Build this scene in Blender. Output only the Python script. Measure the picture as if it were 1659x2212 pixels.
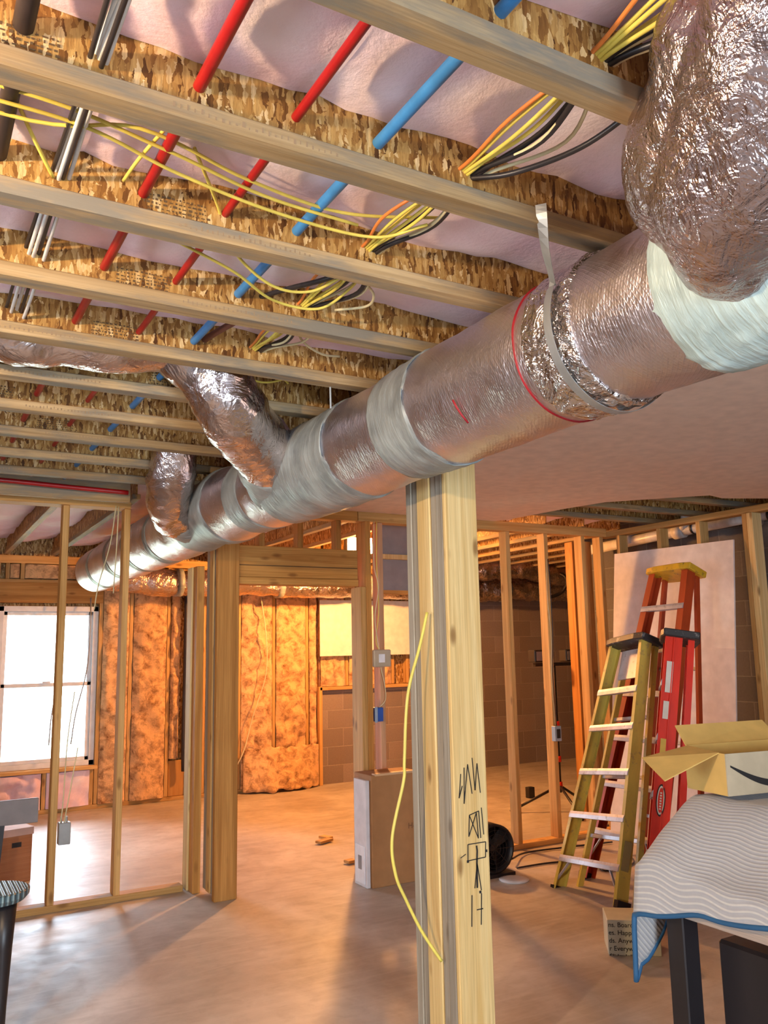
import bpy, bmesh, math, random
from mathutils import Vector, Matrix, noise as mn
random.seed(7)
C = bpy.context.scene.collection
for o in list(bpy.data.objects): bpy.data.objects.remove(o)

# ------------------------------------------------------------------ camera
CAM_H = 1.43
p_, r_, y_ = 0.16214155, -0.01948695, 0.51824024
fw = Vector((math.sin(y_)*math.cos(p_), math.cos(y_)*math.cos(p_), math.sin(p_)))
rt = Vector((math.cos(y_), -math.sin(y_), 0)); up = rt.cross(fw)
c_, s_ = math.cos(r_), math.sin(r_)
rt2 = rt*c_ + up*s_; up2 = up*c_ - rt*s_
cam = bpy.data.cameras.new('camera'); co = bpy.data.objects.new('camera', cam); C.objects.link(co)
M = Matrix((rt2, up2, -fw)).transposed().to_4x4(); M.translation = Vector((0, 0, CAM_H))
co.matrix_world = M
cam.sensor_fit = 'VERTICAL'; cam.sensor_height = 36; cam.lens = 1815.67/2212*36
cam.clip_start = 0.02
bpy.context.scene.camera = co
# ------------------------------------------------------------------ light and exposure
W_SKY = 40.0          # overcast daylight outside the windows
K_BULB = 70.0       # work bulb to the left of the camera
K_FAR = 300.0        # halogen work light in the far room
vs = bpy.context.scene.view_settings
vs.view_transform = 'Standard'; vs.look = 'None'; vs.gamma = 1; vs.exposure = -0.22
vs.use_curve_mapping = False
world = bpy.data.worlds.new('world'); bpy.context.scene.world = world
world.use_nodes = True
bg = world.node_tree.nodes['Background']
bg.inputs[0].default_value = (0.73, 0.86, 1.0, 1); bg.inputs[1].default_value = W_SKY
def portal(name, loc, rot, sx, sy):
    l = bpy.data.lights.new(name, 'AREA'); l.shape = 'RECTANGLE'; l.size = sx; l.size_y = sy
    l.cycles.is_portal = True
    o = bpy.data.objects.new(name, l); C.objects.link(o); o.location = loc; o.rotation_euler = rot
H90 = math.pi/2
portal('window_portal_far', (1.21, 8.80, 1.15), (-H90, 0, 0), 0.95, 1.55)
portal('window_portal_left', (-3.32, 1.2, 1.25), (0, -H90, 0), 1.0, 1.3)
portal('fill_portal_back', (0.2, -3.32, 1.10), (H90, 0, 0), 1.6, 2.1)  # for the added door, lets fill daylight in from behind

# ------------------------------------------------------------------ materials
def sock(x, n): return x.outputs[n] if hasattr(x, 'outputs') else x
class NM:
    def __init__(s, name):
        s.m = bpy.data.materials.new(name); s.m.use_nodes = True
        s.t = s.m.node_tree; s.b = s.t.nodes['Principled BSDF']
        tc = s.t.nodes.new('ShaderNodeTexCoord'); s.obj = tc.outputs['Object']
        oi = s.t.nodes.new('ShaderNodeObjectInfo'); s.rnd = oi.outputs['Random']
        # per-object shift so that copies differ
        v = s.t.nodes.new('ShaderNodeCombineXYZ')
        for i, k in enumerate((13.1, 7.7, 5.3)):
            mm = s.math('MULTIPLY', s.rnd, k); s.t.links.new(mm, v.inputs[i])
        a = s.t.nodes.new('ShaderNodeVectorMath'); a.operation = 'ADD'
        s.t.links.new(s.obj, a.inputs[0]); s.t.links.new(v.outputs[0], a.inputs[1]); s.co = a.outputs[0]
    def put(s, inp, v):
        if isinstance(v, bpy.types.NodeSocket): s.t.links.new(v, inp)
        elif isinstance(v, (tuple, list)): inp.default_value = tuple(v) + ((1,) if len(inp.default_value) == 4 and len(v) == 3 else ())
        else: inp.default_value = v
    def set(s, **k):
        N = dict(col='Base Color', rough='Roughness', metal='Metallic', normal='Normal', spec='Specular IOR Level', ecol='Emission Color', est='Emission Strength', trans='Transmission Weight', alpha='Alpha', sheen='Sheen Weight', coat='Coat Weight')
        for a, v in k.items(): s.put(s.b.inputs[N[a]], v)
        return s.m
    def math(s, op, a, b=0.0, c=None):
        n = s.t.nodes.new('ShaderNodeMath'); n.operation = op
        s.put(n.inputs[0], a); s.put(n.inputs[1], b)
        if c is not None: s.put(n.inputs[2], c)
        return n.outputs[0]
    def map(s, scale=(1,1,1), rot=(0,0,0), loc=(0,0,0), src=None):
        n = s.t.nodes.new('ShaderNodeMapping'); s.t.links.new(src or s.co, n.inputs[0])
        n.inputs['Scale'].default_value = scale; n.inputs['Rotation'].default_value = rot; n.inputs['Location'].default_value = loc
        return n.outputs[0]
    def noise(s, vec, scale=5, detail=3, rough=.5, dist=0, out='Fac'):
        n = s.t.nodes.new('ShaderNodeTexNoise'); s.t.links.new(vec, n.inputs['Vector'])
        n.inputs['Scale'].default_value = scale; n.inputs['Detail'].default_value = detail
        n.inputs['Roughness'].default_value = rough; n.inputs['Distortion'].default_value = dist
        return n.outputs[out]
    def vor(s, vec, scale=5, feat='F1', out='Distance', rand=1):
        n = s.t.nodes.new('ShaderNodeTexVoronoi'); n.feature = feat; s.t.links.new(vec, n.inputs['Vector'])
        n.inputs['Scale'].default_value = scale; n.inputs['Randomness'].default_value = rand
        return n.outputs[out]
    def ramp(s, f, stops, interp='LINEAR'):
        n = s.t.nodes.new('ShaderNodeValToRGB'); s.put(n.inputs[0], f); cr = n.color_ramp; cr.interpolation = interp
        while len(cr.elements) < len(stops): cr.elements.new(.5)
        for e, (q, col) in zip(cr.elements, stops):
            e.position = q; e.color = tuple(col) + (1,) if len(col) == 3 else col
        return n.outputs[0]
    def gramp(s, f, a, b): return s.ramp(f, [(a, (0,0,0)), (b, (1,1,1))])
    def mix(s, f, a, b, mode='MIX'):
        n = s.t.nodes.new('ShaderNodeMix'); n.data_type = 'RGBA'; n.blend_type = mode
        s.put(n.inputs[0], f)
        for i, v in ((6, a), (7, b)): s.put(n.inputs[i], v)
        return n.outputs[2]
    def bump(s, h, strength=.3, dist=.01, nrm=None):
        n = s.t.nodes.new('ShaderNodeBump'); s.put(n.inputs['Height'], h)
        n.inputs['Strength'].default_value = strength; n.inputs['Distance'].default_value = dist
        if nrm is not None: s.t.links.new(nrm, n.inputs['Normal'])
        return n.outputs[0]
    def sep(s, v, i):
        n = s.t.nodes.new('ShaderNodeSeparateXYZ'); s.t.links.new(v, n.inputs[0]); return n.outputs[i]
    def comb(s, a, b, c=0.0):
        n = s.t.nodes.new('ShaderNodeCombineXYZ'); s.put(n.inputs[0], a); s.put(n.inputs[1], b); s.put(n.inputs[2], c); return n.outputs[0]

def plain(name, col, rough=.5, metal=0, **k):
    m = NM(name); f = m.noise(m.co, 14, 4)
    c = m.mix(m.gramp(f, .35, .7), tuple(x*.86 for x in col), col)
    return m.set(col=c, rough=rough, metal=metal, **k)

def wood(name, base, dark, axis=2, knots=.5, stain=None, rough=.65):
    """sawn softwood, grain along the given axis"""
    m = NM(name)
    def sc(across, along):
        v = [across]*3; v[axis] = along; return tuple(v)
    g = m.noise(m.map(sc(26, .9)), 1.0, 5, .62, .6)
    fine = m.noise(m.map(sc(210, 3.5)), 1.0, 2, .6)
    col = m.mix(m.gramp(g, .34, .66), dark, base)
    col = m.mix(m.math('MULTIPLY', m.gramp(fine, .42, .7), .35), col, tuple(x*.55 for x in dark))
    k = m.vor(m.map(sc(11, 4.2)), 1.0)
    kn = m.ramp(k, [(0.0, (1,1,1)), (.09, (.8,.8,.8)), (.19, (0,0,0))])
    col = m.mix(m.math('MULTIPLY', kn, knots), col, (dark[0]*.32, dark[1]*.22, dark[2]*.15))
    if stain:
        sn = m.noise(m.map(sc(14, 2.2)), 1.0, 5, .65)
        col = m.mix(m.gramp(sn, .45, .62), col, stain)
    # each piece a little lighter or darker
    hv = m.t.nodes.new('ShaderNodeHueSaturation'); m.put(hv.inputs['Color'], col)
    m.put(hv.inputs['Value'], m.math('MULTIPLY_ADD', m.rnd, .3, .85))
    return m.set(col=hv.outputs[0], rough=rough, spec=.25, normal=m.bump(fine, .25, .002))

def osb(name, plane='xz', tone=1.0):
    m = NM(name)
    i, j = {'xz': (0, 2), 'yz': (1, 2), 'xy': (0, 1)}[plane]
    P = m.comb(m.sep(m.co, i), m.sep(m.co, j))
    nz = m.noise(P, 22, 4, .6, .5, 'Color')
    cols = []
    for rot, sx, sy in ((.22, 95, 27), (-.40, 105, 30), (1.1, 85, 26)):
        v = m.map((sx, sy, 1), (0, 0, rot), (rot*9, 0, 0), P)
        wv = m.mix(1.0, v, m.mix(1.0, nz, (1.6, 1.6, 1.6), 'MULTIPLY'), 'ADD')
        cols.append((m.vor(wv, 1, out='Color'), wv))
    def pick(c, st): return m.ramp(m.sep(c, 0), st)
    ST = [(0, (.10, .038, .008)), (.13, (.26, .12, .028)), (.42, (.44, .24, .066)), (.76, (.60, .38, .13)), (1, (.86, .66, .36))]
    a = pick(cols[0][0], ST); b = pick(cols[1][0], ST); c = pick(cols[2][0], ST)
    sel = m.vor(m.mix(1.0, m.map((34, 13, 1), (0, 0, .1), (3, 1, 0), P), m.mix(1.0, nz, (1.5, 1.5, 1.5), 'MULTIPLY'), 'ADD'), 1, out='Color')
    col = m.mix(m.ramp(m.sep(sel, 0), [(.48, (0,0,0)), (.52, (1,1,1))]), a, b)
    col = m.mix(m.ramp(m.sep(sel, 1), [(.68, (0,0,0)), (.70, (1,1,1))]), col, c)
    fib = m.noise(m.map((170, 22, 1), (0, 0, .15), (0, 0, 0), P), 1, 3, .6)
    col = m.mix(m.math('MULTIPLY', m.gramp(fib, .38, .68), .45), col, (.30*tone, .16*tone, .05*tone), 'MULTIPLY')
    col = m.mix(1.0, col, (tone*.95, tone*.92, tone*.85), 'MULTIPLY')
    h = m.math('ADD', m.sep(cols[0][0], 1), fib)
    return m.set(col=col, rough=.55, spec=.3, normal=m.bump(h, .35, .003))

def fiber(name, base, dark, amt=1.0, sc=1.0, tint=None, bs=.7):
    m = NM(name)
    f = m.noise(m.co, 6*sc, 7, .68, .35); g = m.noise(m.co, 45*sc, 4, .6)
    col = m.mix(m.math('MULTIPLY', m.gramp(f, .44, .70), amt), base, dark)
    col = m.mix(m.math('MULTIPLY', m.gramp(g, .4, .7), .3), col, tuple(x*.75 for x in base))
    if tint:
        t = m.noise(m.co, 2.3, 2); col = m.mix(m.gramp(t, .42, .62), col, tint)
    return m.set(col=col, rough=.95, spec=.05, sheen=.2, normal=m.bump(m.math('ADD', f, m.math('MULTIPLY', g, .35)), bs, .02))

def foil(name, col=(.66, .60, .60), rough=.27, wr=.5, scrim=True, fine=1.0):
    m = NM(name)
    w1 = m.noise(m.co, 9*fine, 4, .6, 1.2); w2 = m.noise(m.co, 38*fine, 3, .55, .8)
    n = m.bump(w1, wr, .05); n = m.bump(w2, wr*.8, .012, n)
    if scrim:
        P = m.map((1, 1, 1), (0.0, 0.5, 0.55))
        s1 = m.math('ABSOLUTE', m.math('SINE', m.math('MULTIPLY', m.sep(P, 0), 420)))
        s2 = m.math('ABSOLUTE', m.math('SINE', m.math('MULTIPLY', m.sep(P, 1), 420)))
        n = m.bump(m.math('MAXIMUM', m.gramp(s1, .8, 1), m.gramp(s2, .8, 1)), .22, .002, n)
    dirt = m.noise(m.co, 4, 4)
    c = m.mix(m.gramp(dirt, .35, .7), tuple(x*.78 for x in col), col)
    rr = m.math('MULTIPLY_ADD', m.noise(m.co, 17, 3), .22, rough-.08)
    return m.set(col=c, metal=1.0, rough=rr, normal=n)

def mastic(name, a, b):
    m = NM(name)
    st = m.noise(m.map((8, 60, 8), (0, 0, .5)), 1, 4, .6, .5); l = m.noise(m.co, 7, 4)
    col = m.mix(m.gramp(l, .35, .65), a, b)
    col = m.mix(m.math('MULTIPLY', m.gramp(st, .5, .7), .5), col, tuple(min(1, x*1.35) for x in b))
    return m.set(col=col, rough=.45, metal=.15, spec=.4, normal=m.bump(m.math('ADD', st, l), .5, .01))

def block(name, i, j, a, b, mort):
    m = NM(name)
    n = m.t.nodes.new('ShaderNodeTexBrick'); m.t.links.new(m.comb(m.sep(m.obj, i), m.sep(m.obj, j)), n.inputs['Vector'])
    for k, v in dict(Scale=1.0).items(): n.inputs[k].default_value = v
    n.inputs['Brick Width'].default_value = .387; n.inputs['Row Height'].default_value = .195
    n.inputs['Mortar Size'].default_value = .005; n.inputs['Mortar Smooth'].default_value = .3; n.inputs['Bias'].default_value = 0
    m.put(n.inputs['Color1'], a); m.put(n.inputs['Color2'], b); m.put(n.inputs['Mortar'], mort)
    g = m.noise(m.obj, 60, 3)
    col = m.mix(m.math('MULTIPLY', g, .5), n.outputs[0], tuple(x*.6 for x in a))
    return m.set(col=col, rough=.9, spec=.1, normal=m.bump(m.math('MULTIPLY_ADD', n.outputs[1], -1.0, m.math('MULTIPLY', g, .3)), .6, .006))

def concrete(name):
    m = NM(name)
    a = m.noise(m.obj, 1.6, 5, .6, .6); b = m.noise(m.obj, 9, 5, .65, .5); d = m.noise(m.obj, 70, 2)
    tr = m.noise(m.map((2.0, 14, 1), (0, 0, .9), src=m.obj), 1, 4, .6, 1.0)
    col = m.mix(m.gramp(a, .35, .66), (.36, .30, .25), (.57, .51, .45))
    col = m.mix(m.math('MULTIPLY', m.gramp(b, .45, .7), .35), col, (.30, .24, .19))
    col = m.mix(m.math('MULTIPLY', m.gramp(tr, .45, .65), .28), col, (.66, .60, .54))
    rr = m.math('MULTIPLY_ADD', b, .30, .31)
    return m.set(col=col, rough=rr, spec=.45, normal=m.bump(m.math('ADD', b, m.math('MULTIPLY', d, .2)), .18, .006))

def gloss(name, col, rough=.35, streak=None):
    m = NM(name); n = m.noise(m.map((14, 14, 3)), 1, 4, .6)
    c = m.mix(m.gramp(n, .4, .66), tuple(x*.8 for x in col), col)
    if streak:
        n2 = m.noise(m.co, 22, 5, .7); c = m.mix(m.gramp(n2, .56, .66), c, streak)
    return m.set(col=c, rough=rough, spec=.5)

def glowmat(name, col, st):
    m = NM(name); return m.set(col=(0.8, .8, .8), ecol=col, est=st)
def glass():
    m = NM('pane_glass'); t = m.t
    tr = t.nodes.new('ShaderNodeBsdfTransparent'); gl = t.nodes.new('ShaderNodeBsdfGlossy'); gl.inputs['Roughness'].default_value = .03
    fr = t.nodes.new('ShaderNodeFresnel'); fr.inputs[0].default_value = 1.45
    mx = t.nodes.new('ShaderNodeMixShader'); t.links.new(fr.outputs[0], mx.inputs[0]); t.links.new(tr.outputs[0], mx.inputs[1]); t.links.new(gl.outputs[0], mx.inputs[2])
    t.links.new(mx.outputs[0], t.nodes['Material Output'].inputs['Surface']); return m.m

YB, YD = (.68, .41, .155), (.47, .245, .07)
MW = {}
for ax, nm in ((0, 'x'), (1, 'y'), (2, 'z')):
    MW['pine_'+nm] = wood('pine_lumber_'+nm, YB, YD, ax, .75)
    MW['flange_'+nm] = wood('flange_lumber_'+nm, (.50, .355, .185), (.32, .20, .085), ax, .35, (.21, .18, .135))
MW['grey_z'] = wood('grey_lumber', (.42, .37, .29), (.27, .22, .16), 2, .6)  # greyer, duller tone than the other lumber
MW['pale_z'] = wood('pale_lumber', (.84, .64, .31), (.66, .42, .15), 2, .9)
MW['brown_z'] = wood('brown_lumber', (.60, .29, .075), (.38, .155, .03), 2, .4)
MW['brown_x'] = wood('brown_lumber_x', (.62, .32, .085), (.40, .17, .035), 0, .7)
OSBX = osb('oriented_strand_board_x'); OSBY = osb('oriented_strand_board_y', 'yz'); OSBF = osb('subfloor_board', 'xy', .8)
PINK = fiber('pink_fiberglass', (.88, .66, .75), (.80, .50, .62), .6, .8, (.92, .80, .85), bs=.30)
WALLINS = fiber('wall_fiberglass', (.82, .49, .24), (.13, .038, .010), 1.0, 1.9)
FOIL = foil('foil_wrap', (.76, .69, .72), .33, .16); FOILC = foil('crinkled_foil', (.84, .80, .80), .15, .8, False, 1.0); FOILB = foil('branch_foil', (.74, .66, .66), .18, .35, False, .8)
FOILD = foil('flexible_duct_foil', (.66, .54, .48), .24, .5, False, 1.0)
MAST = mastic('grey_mastic', (.20, .215, .21), (.36, .385, .37)); MASTL = mastic('pale_mastic', (.36, .46, .45), (.54, .68, .66))
DRY = plain('drywall_paper', (.78, .72, .70), .85); DRYC = plain('ceiling_drywall_paper', (.84, .66, .55), .85)
CONC = concrete('concrete_floor')
BLKX = block('block_wall_x', 0, 2, (.26, .20, .17), (.36, .28, .24), (.42, .34, .28))
BLKY = block('block_wall_y', 1, 2, (.13, .12, .12), (.18, .17, .165), (.24, .23, .22))
PEXR = gloss('red_tubing', (.36, .008, .010), .35); PEXB = gloss('blue_tubing', (.05, .24, .55), .35)
BLACKP = gloss('black_plastic', (.018, .014, .016), .4); BLACKPIPE = gloss('black_pipe', (.03, .02, .02), .5)
YCAB = gloss('yellow_cable_jacket', (.80, .66, .12), .45); WCAB = gloss('white_cable_jacket', (.75, .75, .72), .5)
PCAB = gloss('pale_cable_jacket', (.72, .62, .36), .5); OCAB = gloss('orange_cable_jacket', (.80, .24, .05), .45); BCAB = gloss('black_cable_jacket', (.025, .02, .022), .4)
STEEL = gloss('galvanized_steel', (.48, .50, .50), .5); STEEL.node_tree.nodes['Principled BSDF'].inputs['Metallic'].default_value = .8
ALU = gloss('ladder_aluminium', (.60, .58, .62), .45, (.35, .32, .30)); ALU.node_tree.nodes['Principled BSDF'].inputs['Metallic'].default_value = .35
YFG = gloss('yellow_fiberglass', (.68, .50, .09), .5, (.42, .30, .09)); OFG = gloss('orange_fiberglass', (.50, .065, .015), .4)
RFG = gloss('red_fiberglass', (.85, .03, .008), .35); CAPY = gloss('yellow_plastic', (.85, .50, .03), .45, (.25, .15, .03))
CAPB = gloss('black_cap_plastic', (.035, .033, .035), .5, (.22, .21, .20))
LABW = plain('label_paper', (.75, .70, .62), .6); LABY = plain('yellow_label', (.80, .55, .10), .6)
INK = plain('black_ink', (.015, .012, .012), .7); REDINK = plain('red_marker_ink', (.34, .008, .015), .6)
VINYL = plain('white_vinyl', (.82, .84, .86), .4); GLASS = glass()
PVC = gloss('white_pvc', (.72, .70, .68), .35)
CARD = plain('brown_cardboard', (.40, .19, .07), .8); CARDY = plain('cardboard_inside', (.72, .46, .13), .8)
CARDG = plain('box_outer_face', (.52, .42, .28), .8)
GREYP = plain('grey_panel', (.26, .26, .28), .6); BOXBLUE = plain('blue_box_plastic', (.03, .10, .42), .4)
BOXGREY = plain('grey_box_plastic', (.32, .42, .55), .4); FOAM = plain('white_foam', (.72, .70, .74), .7)
BLUEB = plain('blue_binding', (.02, .10, .22), .7)
def quilt():
    m = NM('quilted_blanket')
    X = m.sep(m.obj, 1); Y = m.math('ADD', m.sep(m.obj, 0), m.sep(m.obj, 2))
    w = m.math('SINE', m.math('MULTIPLY', X, 34)); s = m.math('SINE', m.math('MULTIPLY_ADD', Y, 320, m.math('MULTIPLY', w, 2.6)))
    g = m.noise(m.obj, 60, 3)
    c = m.mix(m.gramp(s, .2, .9), (.42, .40, .40), (.60, .56, .50)); c = m.mix(m.math('MULTIPLY', g, .4), c, (.30, .30, .32))
    return m.set(col=c, rough=.9, spec=.1, sheen=.3, normal=m.bump(s, .3, .003))
QUILT = quilt()
def stooltop():
    m = NM('ribbed_rubber'); s = m.math('SINE', m.math('MULTIPLY', m.sep(m.obj, 0), 330))
    c = m.mix(m.gramp(s, .0, .8), (.05, .09, .11), (.25, .36, .38)); return m.set(col=c, rough=.4, normal=m.bump(s, .5, .004))
STOOL = stooltop()
STAMP = plain('edge_stamp_ink', (.30, .20, .11), .8); STAMP2 = plain('web_stamp_ink', (.13, .075, .03), .8)

# ------------------------------------------------------------------ mesh helpers
def world_loc(o):
    v = Vector((0, 0, 0))
    while o is not None: v = v + o.location; o = o.parent
    return v
class MB:
    def __init__(s): s.v = []; s.f = []
    def add(s, vs_, fs_):
        n = len(s.v); s.v += [Vector(a) for a in vs_]; s.f += [tuple(i+n for i in f) for f in fs_]; return s
    def box(s, x0, y0, z0, x1, y1, z1):
        P = [(x, y, z) for z in (z0, z1) for y in (y0, y1) for x in (x0, x1)]
        return s.add(P, [(0,2,3,1), (4,5,7,6), (0,1,5,4), (2,6,7,3), (0,4,6,2), (1,3,7,5)])
    def prism(s, prof, a, b, u=None, w=None):
        """profile of (p,q) offsets swept from a to b with axes u,w"""
        a = Vector(a); b = Vector(b); u = Vector(u); w = Vector(w); n = len(prof)
        P = [a + u*p + w*q for p, q in prof] + [b + u*p + w*q for p, q in prof]
        F = [(i, (i+1) % n, n+(i+1) % n, n+i) for i in range(n)] + [tuple(range(n))[::-1], tuple(range(n, 2*n))]
        return s.add(P, F)
    def bar(s, a, b, w, h, ref=(0, 0, 1)):
        a = Vector(a); b = Vector(b); d = (b-a).normalized(); r = Vector(ref)
        if abs(d.dot(r)) > .95: r = Vector((1, 0, 0))
        u = d.cross(r).normalized(); v = u.cross(d)
        return s.prism([(-w/2, -h/2), (w/2, -h/2), (w/2, h/2), (-w/2, h/2)], a, b, u, v)
    def tube(s, path, rad, nu=10, amp=0, freq=6, cap=True, seed=0, rag=0, ridge=None, ex=0):
        path = [Vector(q) for q in path]; n = len(path); d = [(path[min(i+1, n-1)]-path[max(i-1, 0)]).normalized() for i in range(n)]
        u = d[0].cross(Vector((0, 0, 1)));
        if u.length < .1: u = d[0].cross(Vector((1, 0, 0)))
        u.normalize(); P = []
        for i in range(n):
            u = (u - d[i]*u.dot(d[i])).normalized(); w = d[i].cross(u)
            r = rad(i/(n-1)) if callable(rad) else rad
            for k in range(nu):
                a = 2*math.pi*k/nu; e = u*math.cos(a)+w*math.sin(a); q = path[i]+e*r
                if amp: q = q + e*(amp*(mn.noise((q+Vector((seed, 0, 0)))*freq) + .5*mn.noise((q+Vector((seed, 0, 3)))*freq*2.7)))
                if rag and i in (0, n-1): q = q + d[i]*rag*mn.noise(q*14)*(1 if i else -1)
                if ex and 0 < i < n-1: q = q + e*ex*(abs(mn.noise(q*22))+.6*abs(mn.noise(q*47)))
                if ridge: q = q + e*ridge(i/(n-1), a)
                P.append(q)
        F = [(i*nu+k, i*nu+(k+1) % nu, (i+1)*nu+(k+1) % nu, (i+1)*nu+k) for i in range(n-1) for k in range(nu)]
        if cap: F += [tuple(range(nu))[::-1], tuple(range((n-1)*nu, n*nu))]
        return s.add(P, F)
    def grid(s, fn, nu, nv):
        P = [fn(i/nu, j/nv) for j in range(nv+1) for i in range(nu+1)]
        F = [(j*(nu+1)+i, j*(nu+1)+i+1, (j+1)*(nu+1)+i+1, (j+1)*(nu+1)+i) for j in range(nv) for i in range(nu)]
        return s.add(P, F)
    def lathe(s, prof, cx=0, cy=0, nu=32):
        n = len(prof); P = [(cx+r*math.cos(2*math.pi*k/nu), cy+r*math.sin(2*math.pi*k/nu), z) for r, z in prof for k in range(nu)]
        F = [(i*nu+k, i*nu+(k+1) % nu, (i+1)*nu+(k+1) % nu, (i+1)*nu+k) for i in range(n-1) for k in range(nu)]
        F += [tuple(range(nu))[::-1], tuple(range((n-1)*nu, n*nu))]
        return s.add(P, F)
    def build(s, name, mat, parent=None, local=False, smooth=False, bevel=0, solid=0, base=False, sub=0):
        lo = Vector([min(v[i] for v in s.v) for i in range(3)]); hi = Vector([max(v[i] for v in s.v) for i in range(3)])
        c = (lo+hi)/2
        if base or parent is None: c.z = lo.z
        me = bpy.data.meshes.new(name); me.from_pydata([v-c for v in s.v], [], s.f); me.update()
        bm = bmesh.new(); bm.from_mesh(me); bmesh.ops.recalc_face_normals(bm, faces=bm.faces); bm.to_mesh(me); bm.free()
        if smooth: me.polygons.foreach_set('use_smooth', [True]*len(me.polygons))
        me.materials.append(mat); o = bpy.data.objects.new(name, me); C.objects.link(o)
        if parent is not None:
            o.parent = parent; o.location = c if local else c - world_loc(parent)
        else: o.location = c
        if solid:
            md = o.modifiers.new('solid', 'SOLIDIFY'); md.thickness = solid; md.offset = 0
        if bevel:
            md = o.modifiers.new('bevel', 'BEVEL'); md.width = bevel; md.segments = 1; md.limit_method = 'ANGLE'
        if sub:
            md = o.modifiers.new('sub', 'SUBSURF'); md.levels = sub; md.render_levels = sub
        return o
def B(*a): return MB().box(*a)
def tag(o, label, cat, group=None):
    o['label'] = label; o['category'] = cat
    if group: o['group'] = group
    return o
def thing(name, loc, label, cat, group=None, mat=None):
    o = bpy.data.objects.new(name, None); C.objects.link(o); o.empty_display_size = .1
    if mat is not None: o.matrix_world = mat
    else: o.location = loc
    return tag(o, label, cat, group)
def struct(o): o['kind'] = 'structure'; return o
def plab(o, t): o['label'] = t; return o
def spline(pts, n=24):
    """Catmull-Rom through the points"""
    P = [Vector(q) for q in pts]; P = [P[0]*2-P[1]] + P + [P[-1]*2-P[-2]]; out = []
    for i in range(1, len(P)-2):
        for k in range(n):
            t = k/n; a, b, c, d = P[i-1:i+3]
            out.append(.5*((2*b)+(c-a)*t+(2*a-5*b+4*c-d)*t*t+(3*b-a-3*c+d)*t**3))
    out.append(P[-2]); return out
def lumber(name, a, mat, label=None, cat=None, group=None, parent=None, bevel=.003):
    o = B(*a).build(name, mat, parent, bevel=bevel)
    if label: tag(o, label, cat, group)
    return o

JZ = 2.38          # underside of the floor joists
TOP = 2.68
# ================================================================== SETTING
fl = B(-3.3, -3.3, -.12, 8.1, 8.9, 0).build('floor', CONC); struct(fl)
ce = B(-3.3, -3.3, TOP, 8.1, 8.9, TOP+.05).build('ceiling', OSBF); struct(ce)
def wall_holes(name, mat, axis, pos, thick, a0, a1, z0, z1, holes):
    m = MB(); cuts = sorted(holes); cur = a0
    def bx(u0, u1, w0, w1):
        if u1-u0 < 1e-4 or w1-w0 < 1e-4: return
        if axis == 'y': m.box(u0, pos, w0, u1, pos+thick, w1)
        else: m.box(pos, u0, w0, pos+thick, u1, w1)
    for (h0, h1, k0, k1) in cuts:
        bx(cur, h0, z0, z1); bx(h0, h1, z0, k0); bx(h0, h1, k1, z1); cur = h1
    bx(cur, a1, z0, z1)
    return struct(m.build(name, mat))
wall_holes('wall_far', OSBX, 'y', 8.66, .10, -3.3, 4.0, 0, TOP, [(.76, 1.66, .40, 1.90)])
w = B(4.0, 8.56, 0, 8.1, 8.76, 1.0).add([], []).box(5.75, 8.56, 1.0, 8.1, 8.76, TOP).build('wall_block', BLKX); struct(w)
struct(B(4.0, 8.66, 1.0, 5.75, 8.76, TOP).build('wall_upper', OSBX))
wall_holes('wall_left', DRY, 'x', -3.3, .10, -3.3, 8.9, 0, TOP, [(.55, 1.85, .75, 1.75)])
wall_holes('wall_back', DRY, 'y', -3.3, .10, -3.3, 8.1, 0, TOP, [(-.6, 1.0, .05, 2.15)])
struct(B(5.75, -3.3, 0, 5.95, 6.25, TOP).box(5.95, 6.15, 0, 8.1, 6.25, TOP).build('wall_right', BLKY))
struct(B(8.0, 6.2, 0, 8.1, 8.9, TOP).build('wall_right_far', BLKY))
# unseen glazed door added behind the camera for fill daylight, and side window
m = MB()
for x in (-.6, .17, .94): m.box(x, -3.27, .05, x+.06, -3.23, 2.15)
for z in (.05, 2.09): m.box(-.6, -3.27, z, 1.0, -3.23, z+.06)
o = struct(m.build('fill_door_1', VINYL)); B(-.55, -3.252, .1, .95, -3.248, 2.1).build('pane', GLASS, o)
m = MB()
for y in (.55, 1.17, 1.79): m.box(-3.27, y, .75, -3.23, y+.06, 1.75)
for z in (.75, 1.69): m.box(-3.27, .55, z, -3.23, 1.85, z+.06)
o = struct(m.build('window_2', VINYL)); B(-3.252, .6, .8, -3.248, 1.8, 1.7).build('pane', GLASS, o)
# far window: double hung
WX0, WX1, WZ0, WZ1 = .76, 1.66, .40, 1.90
m = MB(); yw = 8.60
m.box(WX0, yw, WZ0, WX0+.05, yw+.09, WZ1).box(WX1-.05, yw, WZ0, WX1, yw+.09, WZ1).box(WX0, yw, WZ1-.05, WX1, yw+.09, WZ1).box(WX0, yw, WZ0, WX1, yw+.09, WZ0+.05)
win = struct(m.build('window_1', VINYL, bevel=.004))
for (z0, z1, dy, nm) in ((1.14, WZ1-.05, .045, 'upper_sash'), (WZ0+.05, 1.18, .015, 'lower_sash')):
    q = MB(); a, b = WX0+.05, WX1-.05; y0, y1 = yw+dy, yw+dy+.03
    q.box(a, y0, z0, a+.035, y1, z1).box(b-.035, y0, z0, b, y1, z1).box(a, y0, z0, b, y1, z0+.035).box(a, y0, z1-.035, b, y1, z1)
    so = q.build(nm, VINYL, win, bevel=.003); B(a+.03, y0+.012, z0+.03, b-.03, y0+.016, z1-.03).build('pane', GLASS, so)
B(1.17, yw, 1.175, 1.24, yw+.03, 1.195).build('sash_lock', VINYL, win)
struct(B(WX0-.02, 8.50, WZ0-.03, WX1+.02, 8.66, WZ0).build('trim_1', MW['pine_x'], bevel=.002))
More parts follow.
